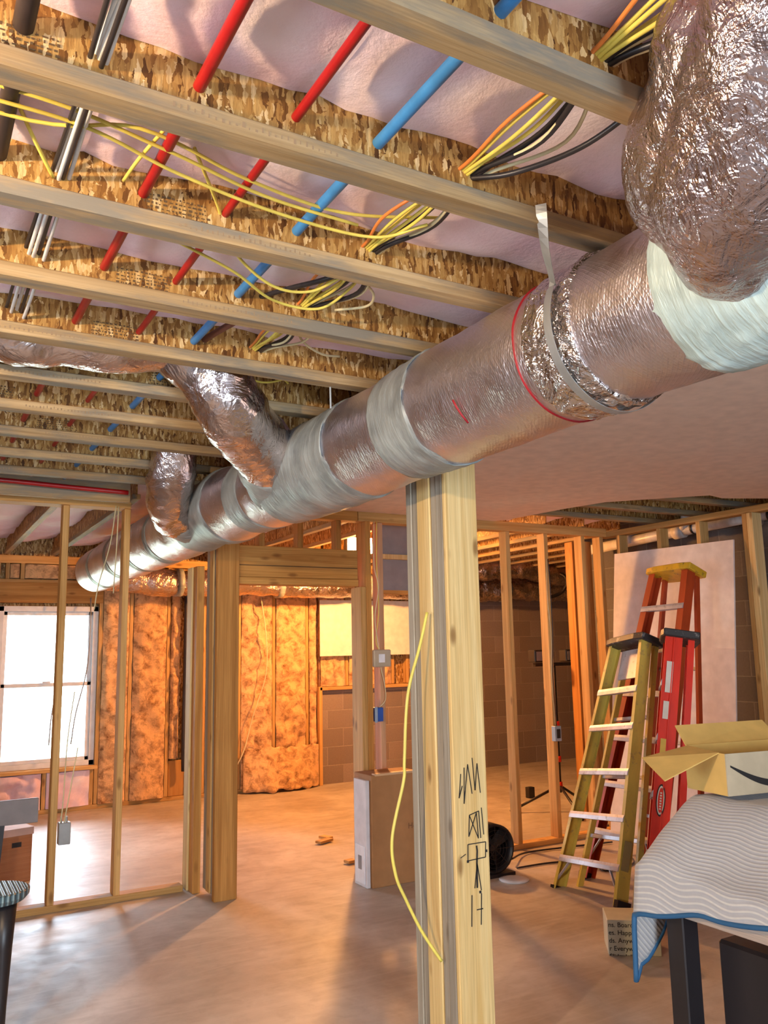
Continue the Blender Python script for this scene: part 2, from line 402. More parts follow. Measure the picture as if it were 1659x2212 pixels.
# neighbouring house outside the window
hs = thing('neighbour_house', (4.2, 22, -.5), 'pale neighbouring house seen through the far window', 'building')
MB().box(1.0, 22, -.5, 8.0, 27, 3.2).build('wall', plain('pale_siding', (.8, .82, .84), .8), hs)
MB().add([(.8, 21.7, 3.2), (8.2, 21.7, 3.2), (8.2, 27.3, 3.2), (.8, 27.3, 3.2), (.8, 24.5, 4.8), (8.2, 24.5, 4.8)], [(0,1,5,4), (2,3,4,5), (0,4,3), (1,2,5), (0,3,2,1)]).build('roof', plain('roof_shingle', (.5, .52, .55), .8), hs)
B(2.4, 21.96, .6, 3.3, 22.0, 1.7).build('window', plain('far_glass', (.35, .55, .58), .2), hs)
ground = B(-20, 8.95, -.6, 30, 40, -.5).build('ground', plain('lawn', (.35, .40, .28), .95)); struct(ground)

# ================================================================== CEILING JOISTS
JY = [-1.51+.415*i for i in range(6)] + [.98+.415*k for k in range(10)]
jl = {.98: 'the near joist cut off by the top edge right of centre', 1.395: 'the joist carrying the steel duct strap', 1.81: 'second joist beyond the camera-side stained one', 2.225: 'joist above the tape band of the round duct', 2.64: 'joist in front of the bay that holds the flexible duct', 3.055: 'joist just behind the flexible duct bay',
      3.47: 'third joist before the stud partition counted with its top plate', 3.885: 'joist above the shiny small branch duct', 4.30: 'second to last joist in front of the partition', 4.715: 'last joist in front of the stud partition'}
for i, y in enumerate(JY):
    x0, x1 = -3.15, 5.6
    key = min(jl, key=lambda q: abs(q-y)); hid = abs(key-y) > .05
    lb = 'wooden I-joist with strand board web, out of view behind the camera' if hid else 'wooden I-joist, ' + jl[key]
    j = thing('floor_joist', (0, y, JZ), ' '.join(lb.split()[:16]), 'joist', 'floor joists of the near room')
    m = MB(); n = 60; P = []
    a = lumber('bottom_flange', (x0, y-.031, JZ, x1, y+.031, JZ+.038), MW['flange_x'], parent=j)
    B(x0, y-.005, JZ+.036, x1, y+.005, TOP-.03).build('web', OSBX, j)
    lumber('top_flange', (x0, y-.031, TOP-.036, x1, y+.031, TOP), MW['flange_x'], parent=j)
    if not hid:             # illegible factory stamps
        st = MB()
        for g in range(1):
            bx = .1+.13*(i % 5)
            for q in range(26):
                xx = bx+q*.013; w_ = random.uniform(.002, .006); z0 = JZ+.012+random.uniform(0, .004)
                st.box(xx, y-.0316, z0, xx+w_, y-.0312, z0+random.uniform(.004, .011))
        st.build('edge_stamp', STAMP, j)
        mk = MB(); bx = random.uniform(.0, .9)
        for rr in range(5):
            xx = bx+random.uniform(0, .01)
            while xx < bx+.15:
                w_ = random.uniform(.002, .010); mk.box(xx, y-.0060, JZ+.048+rr*.010, xx+w_, y-.0053, JZ+.048+rr*.010+random.uniform(.002, .006)); xx += w_+random.uniform(.002, .007)
        mk.build('web_stamp', STAMP2, j)
# pink batts between the joists
def sag_batt(x0, x1, y0, y1, zb, seed, along='x', dens=14):
    L = (x1-x0) if along == 'x' else (y1-y0); nu = int(max(8, L*dens)); nv = 12
    def fn(u, v):
        if along == 'x': x = x0+(x1-x0)*u; y = y0+(y1-y0)*v
        else: x = x0+(x1-x0)*v; y = y0+(y1-y0)*u
        e = min(v, 1-v)*2; q = Vector((x, y, seed*3.1))
        z = zb - .022*math.sin(math.pi*v) + .030*mn.noise(q*2.2) + .018*mn.noise(q*6) + .006*mn.noise(q*19)
        seam = abs(((x if along == 'x' else y)+seed*.37) % 1.15-.57); z += .02*max(0, 1-seam/.035)
        return (x, y, z)
    m = MB(); m.grid(fn, nu, nv); n0 = len(m.v)
    # sides and top
    zt = TOP-.04; m.box(x0+.002, y0+.002, zb+.035, x1-.002, y1-.002, zt)
    return m
bl = ['in the bay nearest overhead', 'between the top-edge joist and the strap joist', 'between the strap joist and the next beyond', 'above the hanging yellow cables', 'in the bay before the flexible duct bay',
      'over the foil flexible duct', 'behind the flexible duct bay', 'over the small branch duct', 'near the partition', 'against the partition top plate']
for k in range(len(JY)-1):
    y0, y1 = JY[k]+.006, JY[k+1]-.006
    idx = k-5
    if idx == 5: zb = 2.60
    else: zb = 2.525
    lab = 'pink fiberglass batt ' + (bl[idx] if 0 <= idx < len(bl) else 'overhead behind the camera')
    m = sag_batt(-3.1, 3.6 if idx > 0 else 5.5, y0, y1, zb, k, 'x', 16 if idx >= 0 else 6)
    tag(m.build('insulation_batt', PINK, smooth=True), lab, 'insulation', 'pink batts between the near joists')

# ceiling drywall right of the duct with ragged far corner
m = MB()
out = [(1.69, -3.1), (5.7, -3.1), (5.7, 3.45), (4.92, 3.5), (4.62, 3.62), (4.45, 3.58), (4.25, 3.78), (4.0, 4.05), (3.93, 4.35), (3.86, 4.95), (3.78, 5.06), (1.69, 5.06)]
n = len(out); m.add([(x, y, JZ-.014) for x, y in out]+[(x, y, JZ-.001) for x, y in out], [tuple(range(n))[::-1], tuple(range(n, 2*n))]+[(i, (i+1) % n, n+(i+1) % n, n+i) for i in range(n)])
tag(m.build('ceiling_drywall', DRYC), 'tan sheet of ceiling drywall with a ragged edge, right of the round duct', 'drywall')

# far room joists, running away from the camera
xs = [.80+.41*k for k in range(-9, 18) if k != 7]
for k, x in enumerate(xs):
    if x > 7.9 or x < -3.1: continue
    fl_ = {0: 'leftmost slanting far-room I-joist, over the left partition stud', 1: 'second slanting far-room I-joist, between the two left partition studs', 5: 'far-room I-joist glimpsed above the left end of the doorway header', 6: 'far-room I-joist glimpsed left of the glaring work light'}.get(round((x-.80)/.41))
    j = thing('floor_joist', (x, 5.3, JZ), fl_ or 'wooden I-joist of the far room ceiling running toward the window wall', 'joist', None if fl_ else 'floor joists of the far room')
    lumber('bottom_flange', (x-.025, 5.22 if x < 5.7 else 6.27, JZ, x+.025, 8.55, JZ+.034), MW['flange_y'], parent=j)
    B(x-.005, 5.22 if x < 5.7 else 6.27, JZ+.03, x+.005, 8.55, TOP-.002).build('web', OSBY, j)
for k in range(-9, 17):
    x = .80+.41*k
    if x < -2.9 or k in (6, 7): continue
    y0 = 5.25 if x < 5.3 else 6.3
    tag(sag_batt(x+.008, x+.402, y0, 8.54, 2.50+.03*random.random(), k+50, 'y').build('insulation_batt', PINK, smooth=True), {-1: 'pink batt over the far window, left of the first slanting joist', 0: 'pink batt between the two slanting joists over the far window', 1: 'pink batt right of the second slanting joist'}.get(k, 'pink fiberglass batt over the far room'), 'insulation', None if k in (-1, 0, 1) else 'pink batts over the far room')

# ================================================================== FAR WALL FRAMING
def stud(a, label, mat=None, grp=None, cat='stud', name='wall_stud'):
    return lumber(name, a, mat or MW['pine_z'], label, cat, grp)
YF0, YF1 = 8.57, 8.655
fs = [-.80, -.40, -.0, .36, .720, 1.662, 1.955, 2.33, 2.70, 3.08, 3.47, 3.86]
lab_fs = {.720: 'at the left side of the window', 1.662: 'stud at the right side of the window', 1.955: 'second stud right of the window', 2.33: 'stud left of the black vertical pipe', 2.70: 'stud right of the black vertical pipe', 3.08: 'stud seen behind the orange post', 3.47: 'left of two studs seen through the doorway', 3.86: 'right of two studs seen through the doorway'}
for x in fs:
    stud((x, YF0, .04, x+.036, YF1, 2.30), 'pine wall stud in the window wall, ' + lab_fs.get(x, 'left of the window'), grp=None if x in lab_fs else 'studs left of the window')
stud((3.99, 8.50, .0, 4.03, 8.556, 1.04), 'short pine stud at the left edge of the concrete block wall')
lumber('sill_plate', (-3.2, 8.565, 0, 3.985, 8.655, .038), MW['pine_x'], 'pine bottom plate under the window wall studs', 'lumber')
lumber('top_plate', (-3.2, 8.565, 2.30, 3.99, 8.655, 2.375), MW['pine_x'], 'pine top plate over the window wall studs', 'lumber')
lumber('window_header', (.60, 8.555, 1.93, 1.69, 8.655, 2.12), MW['brown_x'], 'dark orange timber header above the far window', 'header')
lumber('header_plate', (.60, 8.553, 2.12, 1.69, 8.655, 2.15), MW['pine_x'], 'thin pine plate on top of the window header', 'lumber')
for x, q in ((.80, 'leftmost'), (.93, 'middle'), (1.30, 'rightmost')): lumber('cripple_stud', (x, 8.57, 2.15, x+.036, 8.655, 2.30), MW['pine_z'], 'short cripple stud above the far window header, %s of three' % q, 'stud', 'cripple studs above the window header')
for x, q in ((.77, 'leftmost'), (1.20, 'middle'), (1.62, 'rightmost')): lumber('cripple_stud', (x, 8.57, .038, x+.036, 8.655, WZ0-.03), MW['pine_z'], 'short cripple stud under the far window, %s of three' % q, 'stud', 'cripple studs under the window')
lumber('ledger_board', (4.0, 8.50, 1.0, 5.75, 8.66, 1.036), MW['pine_x'], 'pine sill plate lying on the low block wall', 'lumber')
for x in (4.35, 4.95, 5.15): stud((x, 8.57, 1.04, x+.036, YF1, 2.30), 'short pine stud standing on the low block wall', grp='studs on the block wall')
def wall_batt(x0, x1, z0, z1, seed, label, depth=.075, lump=.05, mat=None, grp=None):
    nx = max(6, int((x1-x0)*42)); nz = max(6, int((z1-z0)*42))
    def fn(u, v):
        x = x0+(x1-x0)*u; z = z0+(z1-z0)*v; q = Vector((x+seed, 0, z)); e = min(u, 1-u, 1.0)*2
        bul = (1-(1-min(1, e*2.2))**2)
        d = .02+.03*bul + lump*(mn.noise(q*5)*.9+mn.noise(q*11)*.55+.3*mn.noise(q*24))*(.35+.65*bul)
        return (x, 8.64-depth-max(-.05, d)+.02, z)
    m = MB(); m.grid(fn, nx, nz); m.box(x0, 8.60, z0, x1, 8.657, z1)
    return tag(m.build('wall_batt', mat or WALLINS, smooth=True), label, 'insulation', grp)
wall_batt(1.70, 1.95, .04, 2.28, 1, 'lumpy fiberglass batt in the narrow bay beside the window')
wall_batt(1.995, 2.325, .04, 2.28, 2, 'lumpy fiberglass batt between the second and third studs from the window')
wall_batt(2.37, 2.46, .40, 2.28, 3, 'narrow fiberglass strip left of the black pipe')
wall_batt(2.53, 2.695, .04, 2.28, 4, 'fiberglass batt right of the black pipe')
wall_batt(2.74, 3.075, .04, 2.28, 5, 'fiberglass batt mostly hidden behind the orange post')
wall_batt(3.12, 3.465, .04, 2.28, 6, 'lumpy fiberglass batt left of the doorway studs', lump=.06)
wall_batt(3.51, 3.855, .04, 2.28, 7, 'lumpy fiberglass batt between the two doorway studs', lump=.06)
wall_batt(3.90, 3.985, .04, 2.28, 8, 'narrow fiberglass strip beside the block wall')
wall_batt(4.04, 4.34, 1.04, 2.28, 9, 'fiberglass batt below the white board on the block wall')
wall_batt(4.39, 4.94, 1.04, 2.28, 10, 'fiberglass batt above the block wall behind the leaning stud', mat=WALLINS)
wall_batt(5.19, 5.74, 1.04, 2.28, 11, 'fiberglass batt above the block wall behind the main post')
wall_batt(.76, 1.19, .04, .36, 12, 'pink fiberglass batt bulging out under the left of the window', lump=.08, mat=PINK)
wall_batt(1.24, 1.62, .04, .36, 13, 'pink fiberglass batt under the right of the window', mat=PINK)
for i, (a, b) in enumerate(((.84, .92), (.97, 1.29), (1.34, 1.68))): wall_batt(a, b, 2.16, 2.29, 14+i, 'small fiberglass piece above the window header, %s of three' % ('leftmost', 'middle', 'rightmost')[i], grp='fiberglass above the window header', lump=.02)
for i, x in enumerate((-.80, -.40, 0.0)): wall_batt(x+.04, x+.395, .04, 2.28, 20+i, 'fiberglass batt left of the far window', grp='fiberglass left of the window')
wall_batt(.40, .70, .04, 2.28, 24, 'fiberglass batt left of the far window', grp='fiberglass left of the window')
# loose fallen fiberglass
m = MB(); m.grid(lambda u, v: (3.12+.85*u, 8.52-.20*math.sin(math.pi*u)*(1-v)*(.6+.6*abs(mn.noise(Vector((u*5, v*3, 0))))) - .03, .02+.42*v+.05*mn.noise(Vector((u*8, v*6, 2)))), 40, 24)
tag(m.build('fallen_insulation', WALLINS, smooth=True, solid=.02), 'heap of loose fiberglass slumped at the foot of the wall by the doorway', 'insulation')
lumber('plywood_panel', (2.37, 8.575, .04, 2.69, 8.60, .38), wood('orange_plywood', (.60, .32, .10), (.48, .22, .06), 2, .1), 'smooth orange plywood piece at the foot of the wall below the pipe', 'panel')
o = MB().tube(spline([(2.50, 8.49, .28), (2.49, 8.48, .7), (2.50, 8.49, 1.2), (2.495, 8.48, 1.7), (2.50, 8.49, 2.12)], 8), .022, 10).build('drain_pipe', BLACKPIPE, smooth=True)
tag(o, 'thin black pipe running down the orange insulated wall', 'pipe')
tag(B(4.0, 8.49, 1.37, 5.7, 8.505, 1.985).build('wall_drywall', plain('white_drywall', (.82, .80, .72), .8)), 'white drywall strip on the far wall above the block wall', 'drywall')
# far flexible duct along the wall
def flex(path, r, seed, amp=.02, freq=7, rings=0, nu=28, n=18):
    pts = spline(path, n)
    L = sum((pts[i+1]-pts[i]).length for i in range(len(pts)-1))
    rd = lambda t: r*(1+.05*math.sin(t*L*9+seed))+ (0.004*math.sin(t*L*2*math.pi/.045) if rings else 0)
    return MB().tube(pts, rd, nu, amp, freq, True, seed)
fd = thing('flexible_duct', (3.5, 8.25, 2.0), 'foil flexible duct lying along the top of the orange window wall', 'duct')
flex([(1.55, 8.20, 2.17), (2.1, 8.27, 2.13), (2.6, 8.27, 2.12), (3.2, 8.27, 2.14), (3.6, 8.26, 2.12), (4.2, 8.27, 2.13), (5.0, 8.25, 2.12)], .13, 2).build('sleeve', FOILD, fd, smooth=True)
for x in (2.35, 3.42, 4.5): MB().tube([(x-.03, 8.27, 2.125), (x, 8.27, 2.125), (x+.03, 8.27, 2.125)], .139, 28, .006, 9).build('tape_wrap', MAST, fd, smooth=True)
fd = thing('flexible_duct', (6.6, 8.25, 2.0), 'lower foil flexible duct on the block wall behind the right studs', 'duct')
flex([(5.2, 8.25, 2.12), (6.0, 8.28, 2.12), (6.6, 8.25, 2.14), (7.2, 8.25, 2.13), (7.9, 8.2, 2.15)], .14, 5, .03).build('sleeve', FOILD, fd, smooth=True)
MB().tube([(6.33, 8.26, 2.13), (6.40, 8.26, 2.13)], .155, 28, .006, 9).build('tape_wrap', MAST, fd, smooth=True)
tag(flex([(5.3, 8.1, 2.36), (6.0, 8.0, 2.33), (6.5, 7.95, 2.34), (7.0, 8.0, 2.30), (7.9, 8.1, 2.33)], .11, 9, .035).build('flexible_duct', FOILD, smooth=True), 'upper foil flexible duct under the joists behind the right studs', 'duct')
tag(MB().tube(spline([(6.9, 8.0, 2.34), (6.98, 7.84, 2.28), (7.0, 7.82, 2.17), (6.93, 7.88, 2.06), (6.75, 7.95, 2.0)], 8), .022, 8).build('flexible_conduit', BLACKP, smooth=True), 'short black curved hose hanging in front of the foil ducts', 'hose')

# ================================================================== PARTITION
PY0, PY1 = 5.33, 5.418
lumber('sill_plate', (-3.2, PY0, 0, 1.58, PY1, .038), MW['pine_x'], 'pine bottom plate of the left stud partition', 'lumber')
lumber('top_plate', (-3.2, PY0-.02, JZ-.045, 1.20, PY1+.02, JZ-.005), MW['pine_x'], 'pine top plate of the left stud partition', 'lumber')
lumber('rim_board', (-3.2, 5.12, JZ-.04, 1.15, 5.16, JZ+.20), MW['flange_x'], 'long timber across the joist ends above the left partition', 'lumber')
for x, lab in ((.385, 'beyond the left edge'), (.800, 'left one, with the grey junction box'), (1.165, 'right one, beside the hanging cables')):
    stud((x, PY0, .038, x+.038, PY1, JZ-.045), 'upright pine stud of the left partition, ' + lab)
for x in (-2.4, -1.99, -1.58, -1.17, -.76, -.36, .02): stud((x, PY0, .038, x+.038, PY1, JZ-.045), 'upright pine stud of the left partition, out of view', grp='hidden studs of the left partition')
ds = thing('doubled_stud', (1.63, 5.34, 0), 'doubled pale stud ending the left partition, right behind the orange post', 'stud')
lumber('stud', (1.612, 5.245, 0, 1.66, 5.33, 1.98), MW['brown_z'], parent=ds); lumber('stud', (1.603, 5.334, 0, 1.66, 5.43, 1.98), MW['pale_z'], parent=ds)
# second post
po = thing('timber_post', (1.73, 5.1, 0), 'built-up timber post with an orange front board at the end of the left partition', 'post')
lumber('front_board', (1.665, 5.00, 0, 1.805, 5.040, 2.37), MW['brown_z'], parent=po)
lumber('post_ply', (1.672, 5.041, .03, 1.80, 5.085, 2.37), MW['grey_z'], parent=po)
lumber('post_ply', (1.665, 5.087, .03, 1.80, 5.160, 2.37), MW['pine_z'], parent=po)
lumber('post_ply', (1.672, 5.162, .03, 1.80, 5.235, 2.37), MW['grey_z'], parent=po)
# main post
po = thing('timber_post', (1.75, 2.6, 0), 'tall built-up timber post in the foreground with ink scribbles', 'post')
X0, X1 = 1.680, 1.822
lumber('front_board', (X0, 2.500, 0, X1, 2.520, JZ-.02), MW['pale_z'], parent=po, bevel=.004)
lumber('post_ply', (X0, 2.521, 0, X1-.01, 2.563, JZ-.02), MW['grey_z'], parent=po, bevel=.004)
lumber('post_ply', (X0+.003, 2.565, 0, X1-.01, 2.602, JZ-.02), MW['grey_z'], parent=po, bevel=.004)
lumber('post_ply', (X0-.002, 2.604, 0, X1-.01, 2.692, JZ-.02), MW['pale_z'], parent=po, bevel=.004)
lumber('post_ply', (X0+.003, 2.694, 0, X1-.01, 2.733, JZ-.02), MW['grey_z'], parent=po, bevel=.004)
lumber('post_ply', (X0, 2.735, 0, X1-.01, 2.775, JZ-.02), MW['grey_z'], parent=po, bevel=.004)
ink = MB()
def stroke(pts, w=.0028, y=2.4985):
    for (a, b), (c, d) in zip(pts, pts[1:]): ink.bar((X0+a, y, b), (X0+c, y, d), w, .0015, (0, 1, 0))
stroke([(.045, 1.02), (.040, .90), (.060, 1.03), (.075, .93)]); stroke([(.080, 1.05), (.088, .94), (.100, 1.03), (.110, .93)]); stroke([(.030, 1.0), (.020, .92), (.035, .96)])
stroke([(.060, .86), (.095, .78), (.090, .865), (.055, .79), (.060, .86), (.100, .87), (.105, .78)]); stroke([(.112, .88), (.118, .79)])
stroke([(.050, .765), (.125, .765), (.122, .715), (.048, .712), (.050, .765)]); stroke([(.086, .757), (.088, .74), (.085, .70), (.083, .62)], .006); stroke([(.086, .70), (.100, .61)], .003); stroke([(.086, .70), (.073, .62)], .003)
stroke([(.060, .60), (.055, .50)], .003); stroke([(.100, .60), (.094, .50)], .003); stroke([(.078, .55), (.104, .55)], .003); stroke([(.040, .735), (.018, .725)], .002)
for a, b in ((.126, .735), (.048, .71), (.095, .605)): ink.box(X0+a-.004, 2.4975, b-.004, X0+a+.004, 2.4995, b+.004)
ink.build('ink_scribble', INK, po)
# doorway between posts
lumber('door_header', (1.807, 5.03, 1.90, 2.655, 5.125, 2.10), MW['brown_x'], 'orange timber header spanning the doorway under the duct', 'header')
B(1.81, 5.029, 1.972, 2.652, 5.0305, 1.977).build('ply_seam', plain('seam_shadow_gap', (.10, .05, .02), .9), bpy.data.objects['door_header'])
lumber('header_plate', (1.807, 5.02, 1.853, 2.655, 5.14, 1.898), MW['brown_x'], 'flat timber under the doorway header', 'lumber')
jb = thing('door_jamb', (2.68, 5.1, 0), 'pine jamb of doubled studs at the right side of the doorway', 'stud')
lumber('trimmer_stud', (2.66, 5.00, 0, 2.700, 5.145, 1.85), MW['pine_z'], parent=jb)
lumber('king_stud', (2.702, 5.00, 0, 2.742, 5.145, 2.30), MW['brown_z'], parent=jb)
for x, q in ((1.95, 'leftmost'), (2.22, 'middle'), (2.50, 'rightmost')): lumber('cripple_stud', (x, 5.04, 2.10, x+.038, 5.12, 2.30), MW['brown_z'], 'short cripple stud above the doorway header, %s of three' % q, 'stud', 'cripple studs above the doorway')
stud((2.815, 5.03, .038, 2.853, 5.118, 2.30), 'pine stud right of the doorway carrying the thermostat panel and the blue box', mat=wood('reddish_stud', (.62, .36, .20), (.48, .25, .12), 2, .3))
lumber('top_plate', (2.66, 5.02, 2.30, 4.95, 5.12, 2.37), MW['pine_x'], 'pine top plate of the right stud partition', 'lumber')
lumber('top_plate', (1.807, 5.02, 2.30, 2.655, 5.12, 2.37), MW['brown_x'], 'dark top plate above the doorway cripples', 'lumber')
lumber('sill_plate', (2.745, 5.03, 0, 4.95, 5.12, .036), MW['pine_x'], 'pine bottom plate of the right stud partition', 'lumber')
for x, lab in ((3.20, 'hidden behind the main post'), (3.56, 'hidden behind the main post'), (3.925, 'first one right of the main post'), (4.295, 'middle one with the grey-blue electrical box'), (4.68, 'third one, left of the ladders')):
    stud((x, 5.03, .036, x+.038, 5.118, 2.30), 'pine stud of the right partition, ' + lab, grp='studs hidden by the main post' if 'hidden' in lab else None)
stud((4.88, 5.03, .036, 4.918, 5.118, 2.30), 'pine stud at the inner corner of the right framing, behind the white sheet edge')
stud((4.95, 5.30, .0, 5.04, 5.338, 2.30), 'shaded pine stud just beyond the inner corner')
stud((5.10, 5.60, .0, 5.14, 5.70, 2.34), 'dark reddish stud standing beyond the corner in the back room', mat=MW['brown_z'])
# right wall framing
lumber('top_plate', (4.95, -2.9, 2.30, 5.04, 5.12, 2.345), MW['pine_y'], 'pine top plate of the right-hand wall framing', 'lumber')
lumber('sill_plate', (4.95, -2.9, 0, 5.04, 5.02, .038), MW['pine_y'], 'pine bottom plate of the right-hand wall framing', 'lumber')
for y, lab in ((4.88, 'at the corner'), (4.46, 'second from the corner'), (4.09, 'third from the corner, above the white sheet')): stud((4.95, y, .038, 5.04, y+.038, 2.30), 'pine stud of the right wall framing, ' + lab)
dj = thing('doubled_stud', (4.99, 3.72, .038), 'doubled pine stud right of the leaning white sheet', 'stud')
lumber('stud', (4.95, 3.70, .038, 5.04, 3.738, 2.30), MW['pine_z'], parent=dj); lumber('stud', (4.945, 3.65, .038, 5.04, 3.698, 2.30), MW['pale_z'], parent=dj)
for y in (3.25, 2.84, 2.43, 2.02, 1.6, 1.2, .8, .4, 0, -.4, -.8): stud((4.95, y, .038, 5.04, y+.038, 2.30), 'pine stud of the right wall framing, outside the frame', grp='right wall studs out of view')
# drain pipe on the block wall
pv = thing('drain_pipe', (5.5, 4.8, 2.3), 'white plastic drain pipe along the dark block wall above the sheet', 'pipe')
MB().tube([(5.5, 5.9, 2.30), (5.5, 5.0, 2.335), (5.5, 4.2, 2.36), (5.5, 3.6, 2.375)], .045, 20).build('pipe_run', PVC, pv, smooth=True)
for y in (4.05, 4.75, 5.3): MB().tube([(5.5, y-.05, 2.34), (5.5, y+.05, 2.335)], .055, 20).build('coupling', PVC, pv, smooth=True)
MB().tube(spline([(5.5, 4.1, 2.36), (5.44, 4.03, 2.39), (5.40, 3.97, 2.46), (5.38, 3.95, 2.6)], 6), .045, 18).build('elbow_fitting', PVC, pv, smooth=True)
MB().tube(spline([(5.5, 4.72, 2.34), (5.46, 4.66, 2.40), (5.45, 4.6, 2.6)], 6), .035, 18).build('elbow_fitting', PVC, pv, smooth=True)
for y in (3.9, 4.6): MB().tube([(5.5, y-.01, 2.35), (5.5, y+.01, 2.35)], .05, 20).build('hanger_band', BLACKP, pv, smooth=True)

# leaning drywall sheet
def lean_sheet():
    m = MB(); y0, y1 = 3.80, 4.92; z0, z1 = .0, 2.13; xb, xt = 4.70, 4.925
    t = .013
    P = [(xb, y0, z0), (xb, y1, z0), (xt, y1, z1+.02), (xt, y0, z1)]
    m.add(P+[(x+t, y, z) for x, y, z in P], [(0,1,2,3), (7,6,5,4), (0,4,5,1), (1,5,6,2), (2,6,7,3), (3,7,4,0)])
    return m.build('drywall_sheet', DRY)
tag(lean_sheet(), 'large white drywall sheet leaning on the right wall behind the ladders', 'drywall')

# ================================================================== MAIN DUCT
DX, DZ, DR = 1.465, 2.187, .186
def dprof(Y):
    r = DR
    for yc, w_, d in ((2.42, .12, -.004), (3.05, .25, .004), (3.75, .15, -.010), (4.15, .12, .010), (4.45, .09, -.012), (5.0, .1, .004), (5.35, .06, -.012), (5.95, .06, -.012), (6.55, .06, -.012), (7.25, .06, -.012)):
        r += d*math.exp(-((Y-yc)/w_)**2)
    return r
def dz(Y): return DZ - .010*math.exp(-((Y-2.9)/.8)**2) + .012*math.exp(-((Y-4.6)/.5)**2) - (.02*min(1, max(0, (Y-6)/1.5)))
def dsec(y0, y1, n, off=0, ex=0, freq=5, rag=0, cap=False, nu=72):
    amp = .006
    pts = [(DX, y0+(y1-y0)*i/(n-1), dz(y0+(y1-y0)*i/(n-1))) for i in range(n)]
    return MB().tube(pts, lambda t: dprof(y0+(y1-y0)*t)+(off if .02 < t < .98 else -.004), nu, amp, 5, cap, 0, rag, None, ex)
du = thing('round_supply_duct', (DX, 3.5, 2.0), 'big foil-wrapped round duct hanging under the joists', 'duct')
m = dsec(-2.6, 7.75, 500, cap=False)
sl = m.build('foil_sleeve', FOIL, du, smooth=True)
# rounded far end
MB().tube([(DX, 7.75+.02*i, dz(7.75)) for i in range(9)], lambda t: .182*math.sqrt(max(.02, 1-(t*.93)**2)), 48, .004, 8).build('end_cap', STEEL, du, smooth=True)
plab(dsec(2.11, 2.35, 40, .0040, .004, 9, .05).build('tape_band', MAST, du, smooth=True), 'grey fibre tape band above the main post')
plab(dsec(-.6, 1.17, 120, .0045, .005, 7, .16, nu=110).build('mastic_coat', MASTL, du, smooth=True), 'pale green-grey mastic coat')
plab(dsec(2.68, 3.40, 50, .0040, .004, 8, .07).build('mastic_coat', MAST, du, smooth=True), 'grey mastic coat at the branch')
dsec(3.62, 3.84, 14, .0040, .003, 8, .03).build('tape_band', MAST, du, smooth=True)
plab(dsec(4.10, 4.75, 34, .0040, .003, 8, .04).build('mastic_coat', MAST, du, smooth=True), 'dark grey mastic coat at the second branch')
for y in (5.35, 5.95, 6.55, 7.25): dsec(y-.07, y+.05, 12, .004, .002, 8, .01).build('tape_band', MAST, du, smooth=True)
# crinkled shiny tape under the strap
pt = dsec(1.37, 1.545, 60, .0030, .010, 16, .07, nu=160); plab(pt.build('crinkled_tape', FOILC, du, smooth=True), 'shiny crinkled foil tape under the strap')
dsec(1.572, 1.580, 3, .0045, 0, 5).build('marker_line', REDINK, du, smooth=True)
# short red tick
pts = [(DX+(DR+.003)*math.cos(a), 1.865-.003*i, dz(1.86)+(DR+.003)*math.sin(a)) for i, a in enumerate((3.54, 3.66, 3.80, 3.95))]
MB().tube(pts, .003, 6).build('marker_line', REDINK, du, smooth=True)

# strap hanger
st = thing('hanger_strap', (1.22, 1.43, 2.3), 'flat galvanized strap nailed to a joist and looping under the duct', 'strap')
pts = []
arc = []
for k in range(44):
    a = math.radians(152+k*4.2); arc.append((DX+(DR+.015)*math.cos(a), 1.43, dz(1.43)+(DR+.015)*math.sin(a)))
pts = spline([(1.195, 1.352, 2.418), (1.200, 1.356, 2.385), (1.235, 1.390, 2.335)]+arc, 3)
sm = MB(); pv_ = [Vector(q) for q in pts]; n = len(pv_); P = []
for i in range(n):
    d = (pv_[min(i+1, n-1)]-pv_[max(i-1, 0)]).normalized(); rad = Vector((pv_[i].x-DX, 0, pv_[i].z-dz(1.6))).normalized().lerp(Vector((-.75, -.65, -.1)), max(0, 1-i/12)).normalized()
    w_ = d.cross(rad).normalized(); P += [pv_[i]+w_*.0125, pv_[i]-w_*.0125]
sm.add(P, [(2*i, 2*i+1, 2*i+3, 2*i+2) for i in range(n-1)]); sm.build('band', STEEL, st, smooth=False, solid=.0012)
MB().lathe([(.008, 0), (.008, .006), (.004, .009)], 1.195, 1.34, 12).build('nail_head', STEEL, st)
bpy.data.objects['nail_head'].location.z += .105
# second hanger: thin wire bolt further along
hw = MB().tube([(1.30, 2.66, 2.44), (1.305, 2.665, 2.30)], .004, 8).tube([(1.30, 2.66, 2.40), (1.30, 2.66, 2.425)], .012, 8)
tag(hw.build('hanger_bolt', STEEL), 'small steel hanger bolt on a joist above the duct', 'bolt')

# flexible branch 1 : off the main duct, up into the joist bay and away to the left
br = thing('branch_duct', (1.1, 3.1, 2.2), 'fat foil flexible duct leaving the round duct and bending up into a joist bay', 'duct')
m = MB().tube(spline([(1.47, 3.46, 2.19), (1.38, 3.34, 2.21), (1.28, 3.21, 2.235), (1.13, 3.04, 2.28), (1.00, 2.90, 2.33), (.92, 2.85, 2.43), (.80, 2.85, 2.53)], 16), lambda t: .134-.010*t, 48, .020, 5, True, 3, 0, None, .006)
m.build('sleeve', FOILB, br, smooth=True)
flex([(.84, 2.85, 2.53), (.5, 2.85, 2.50), (.3, 2.86, 2.485), (.0, 2.85, 2.49), (-.3, 2.86, 2.48), (-.6, 2.85, 2.49), (-1.2, 2.85, 2.48), (-3.0, 2.85, 2.49)], .112, 4, .016, 6, n=22)  .build('bay_run', FOILB, br, smooth=True)
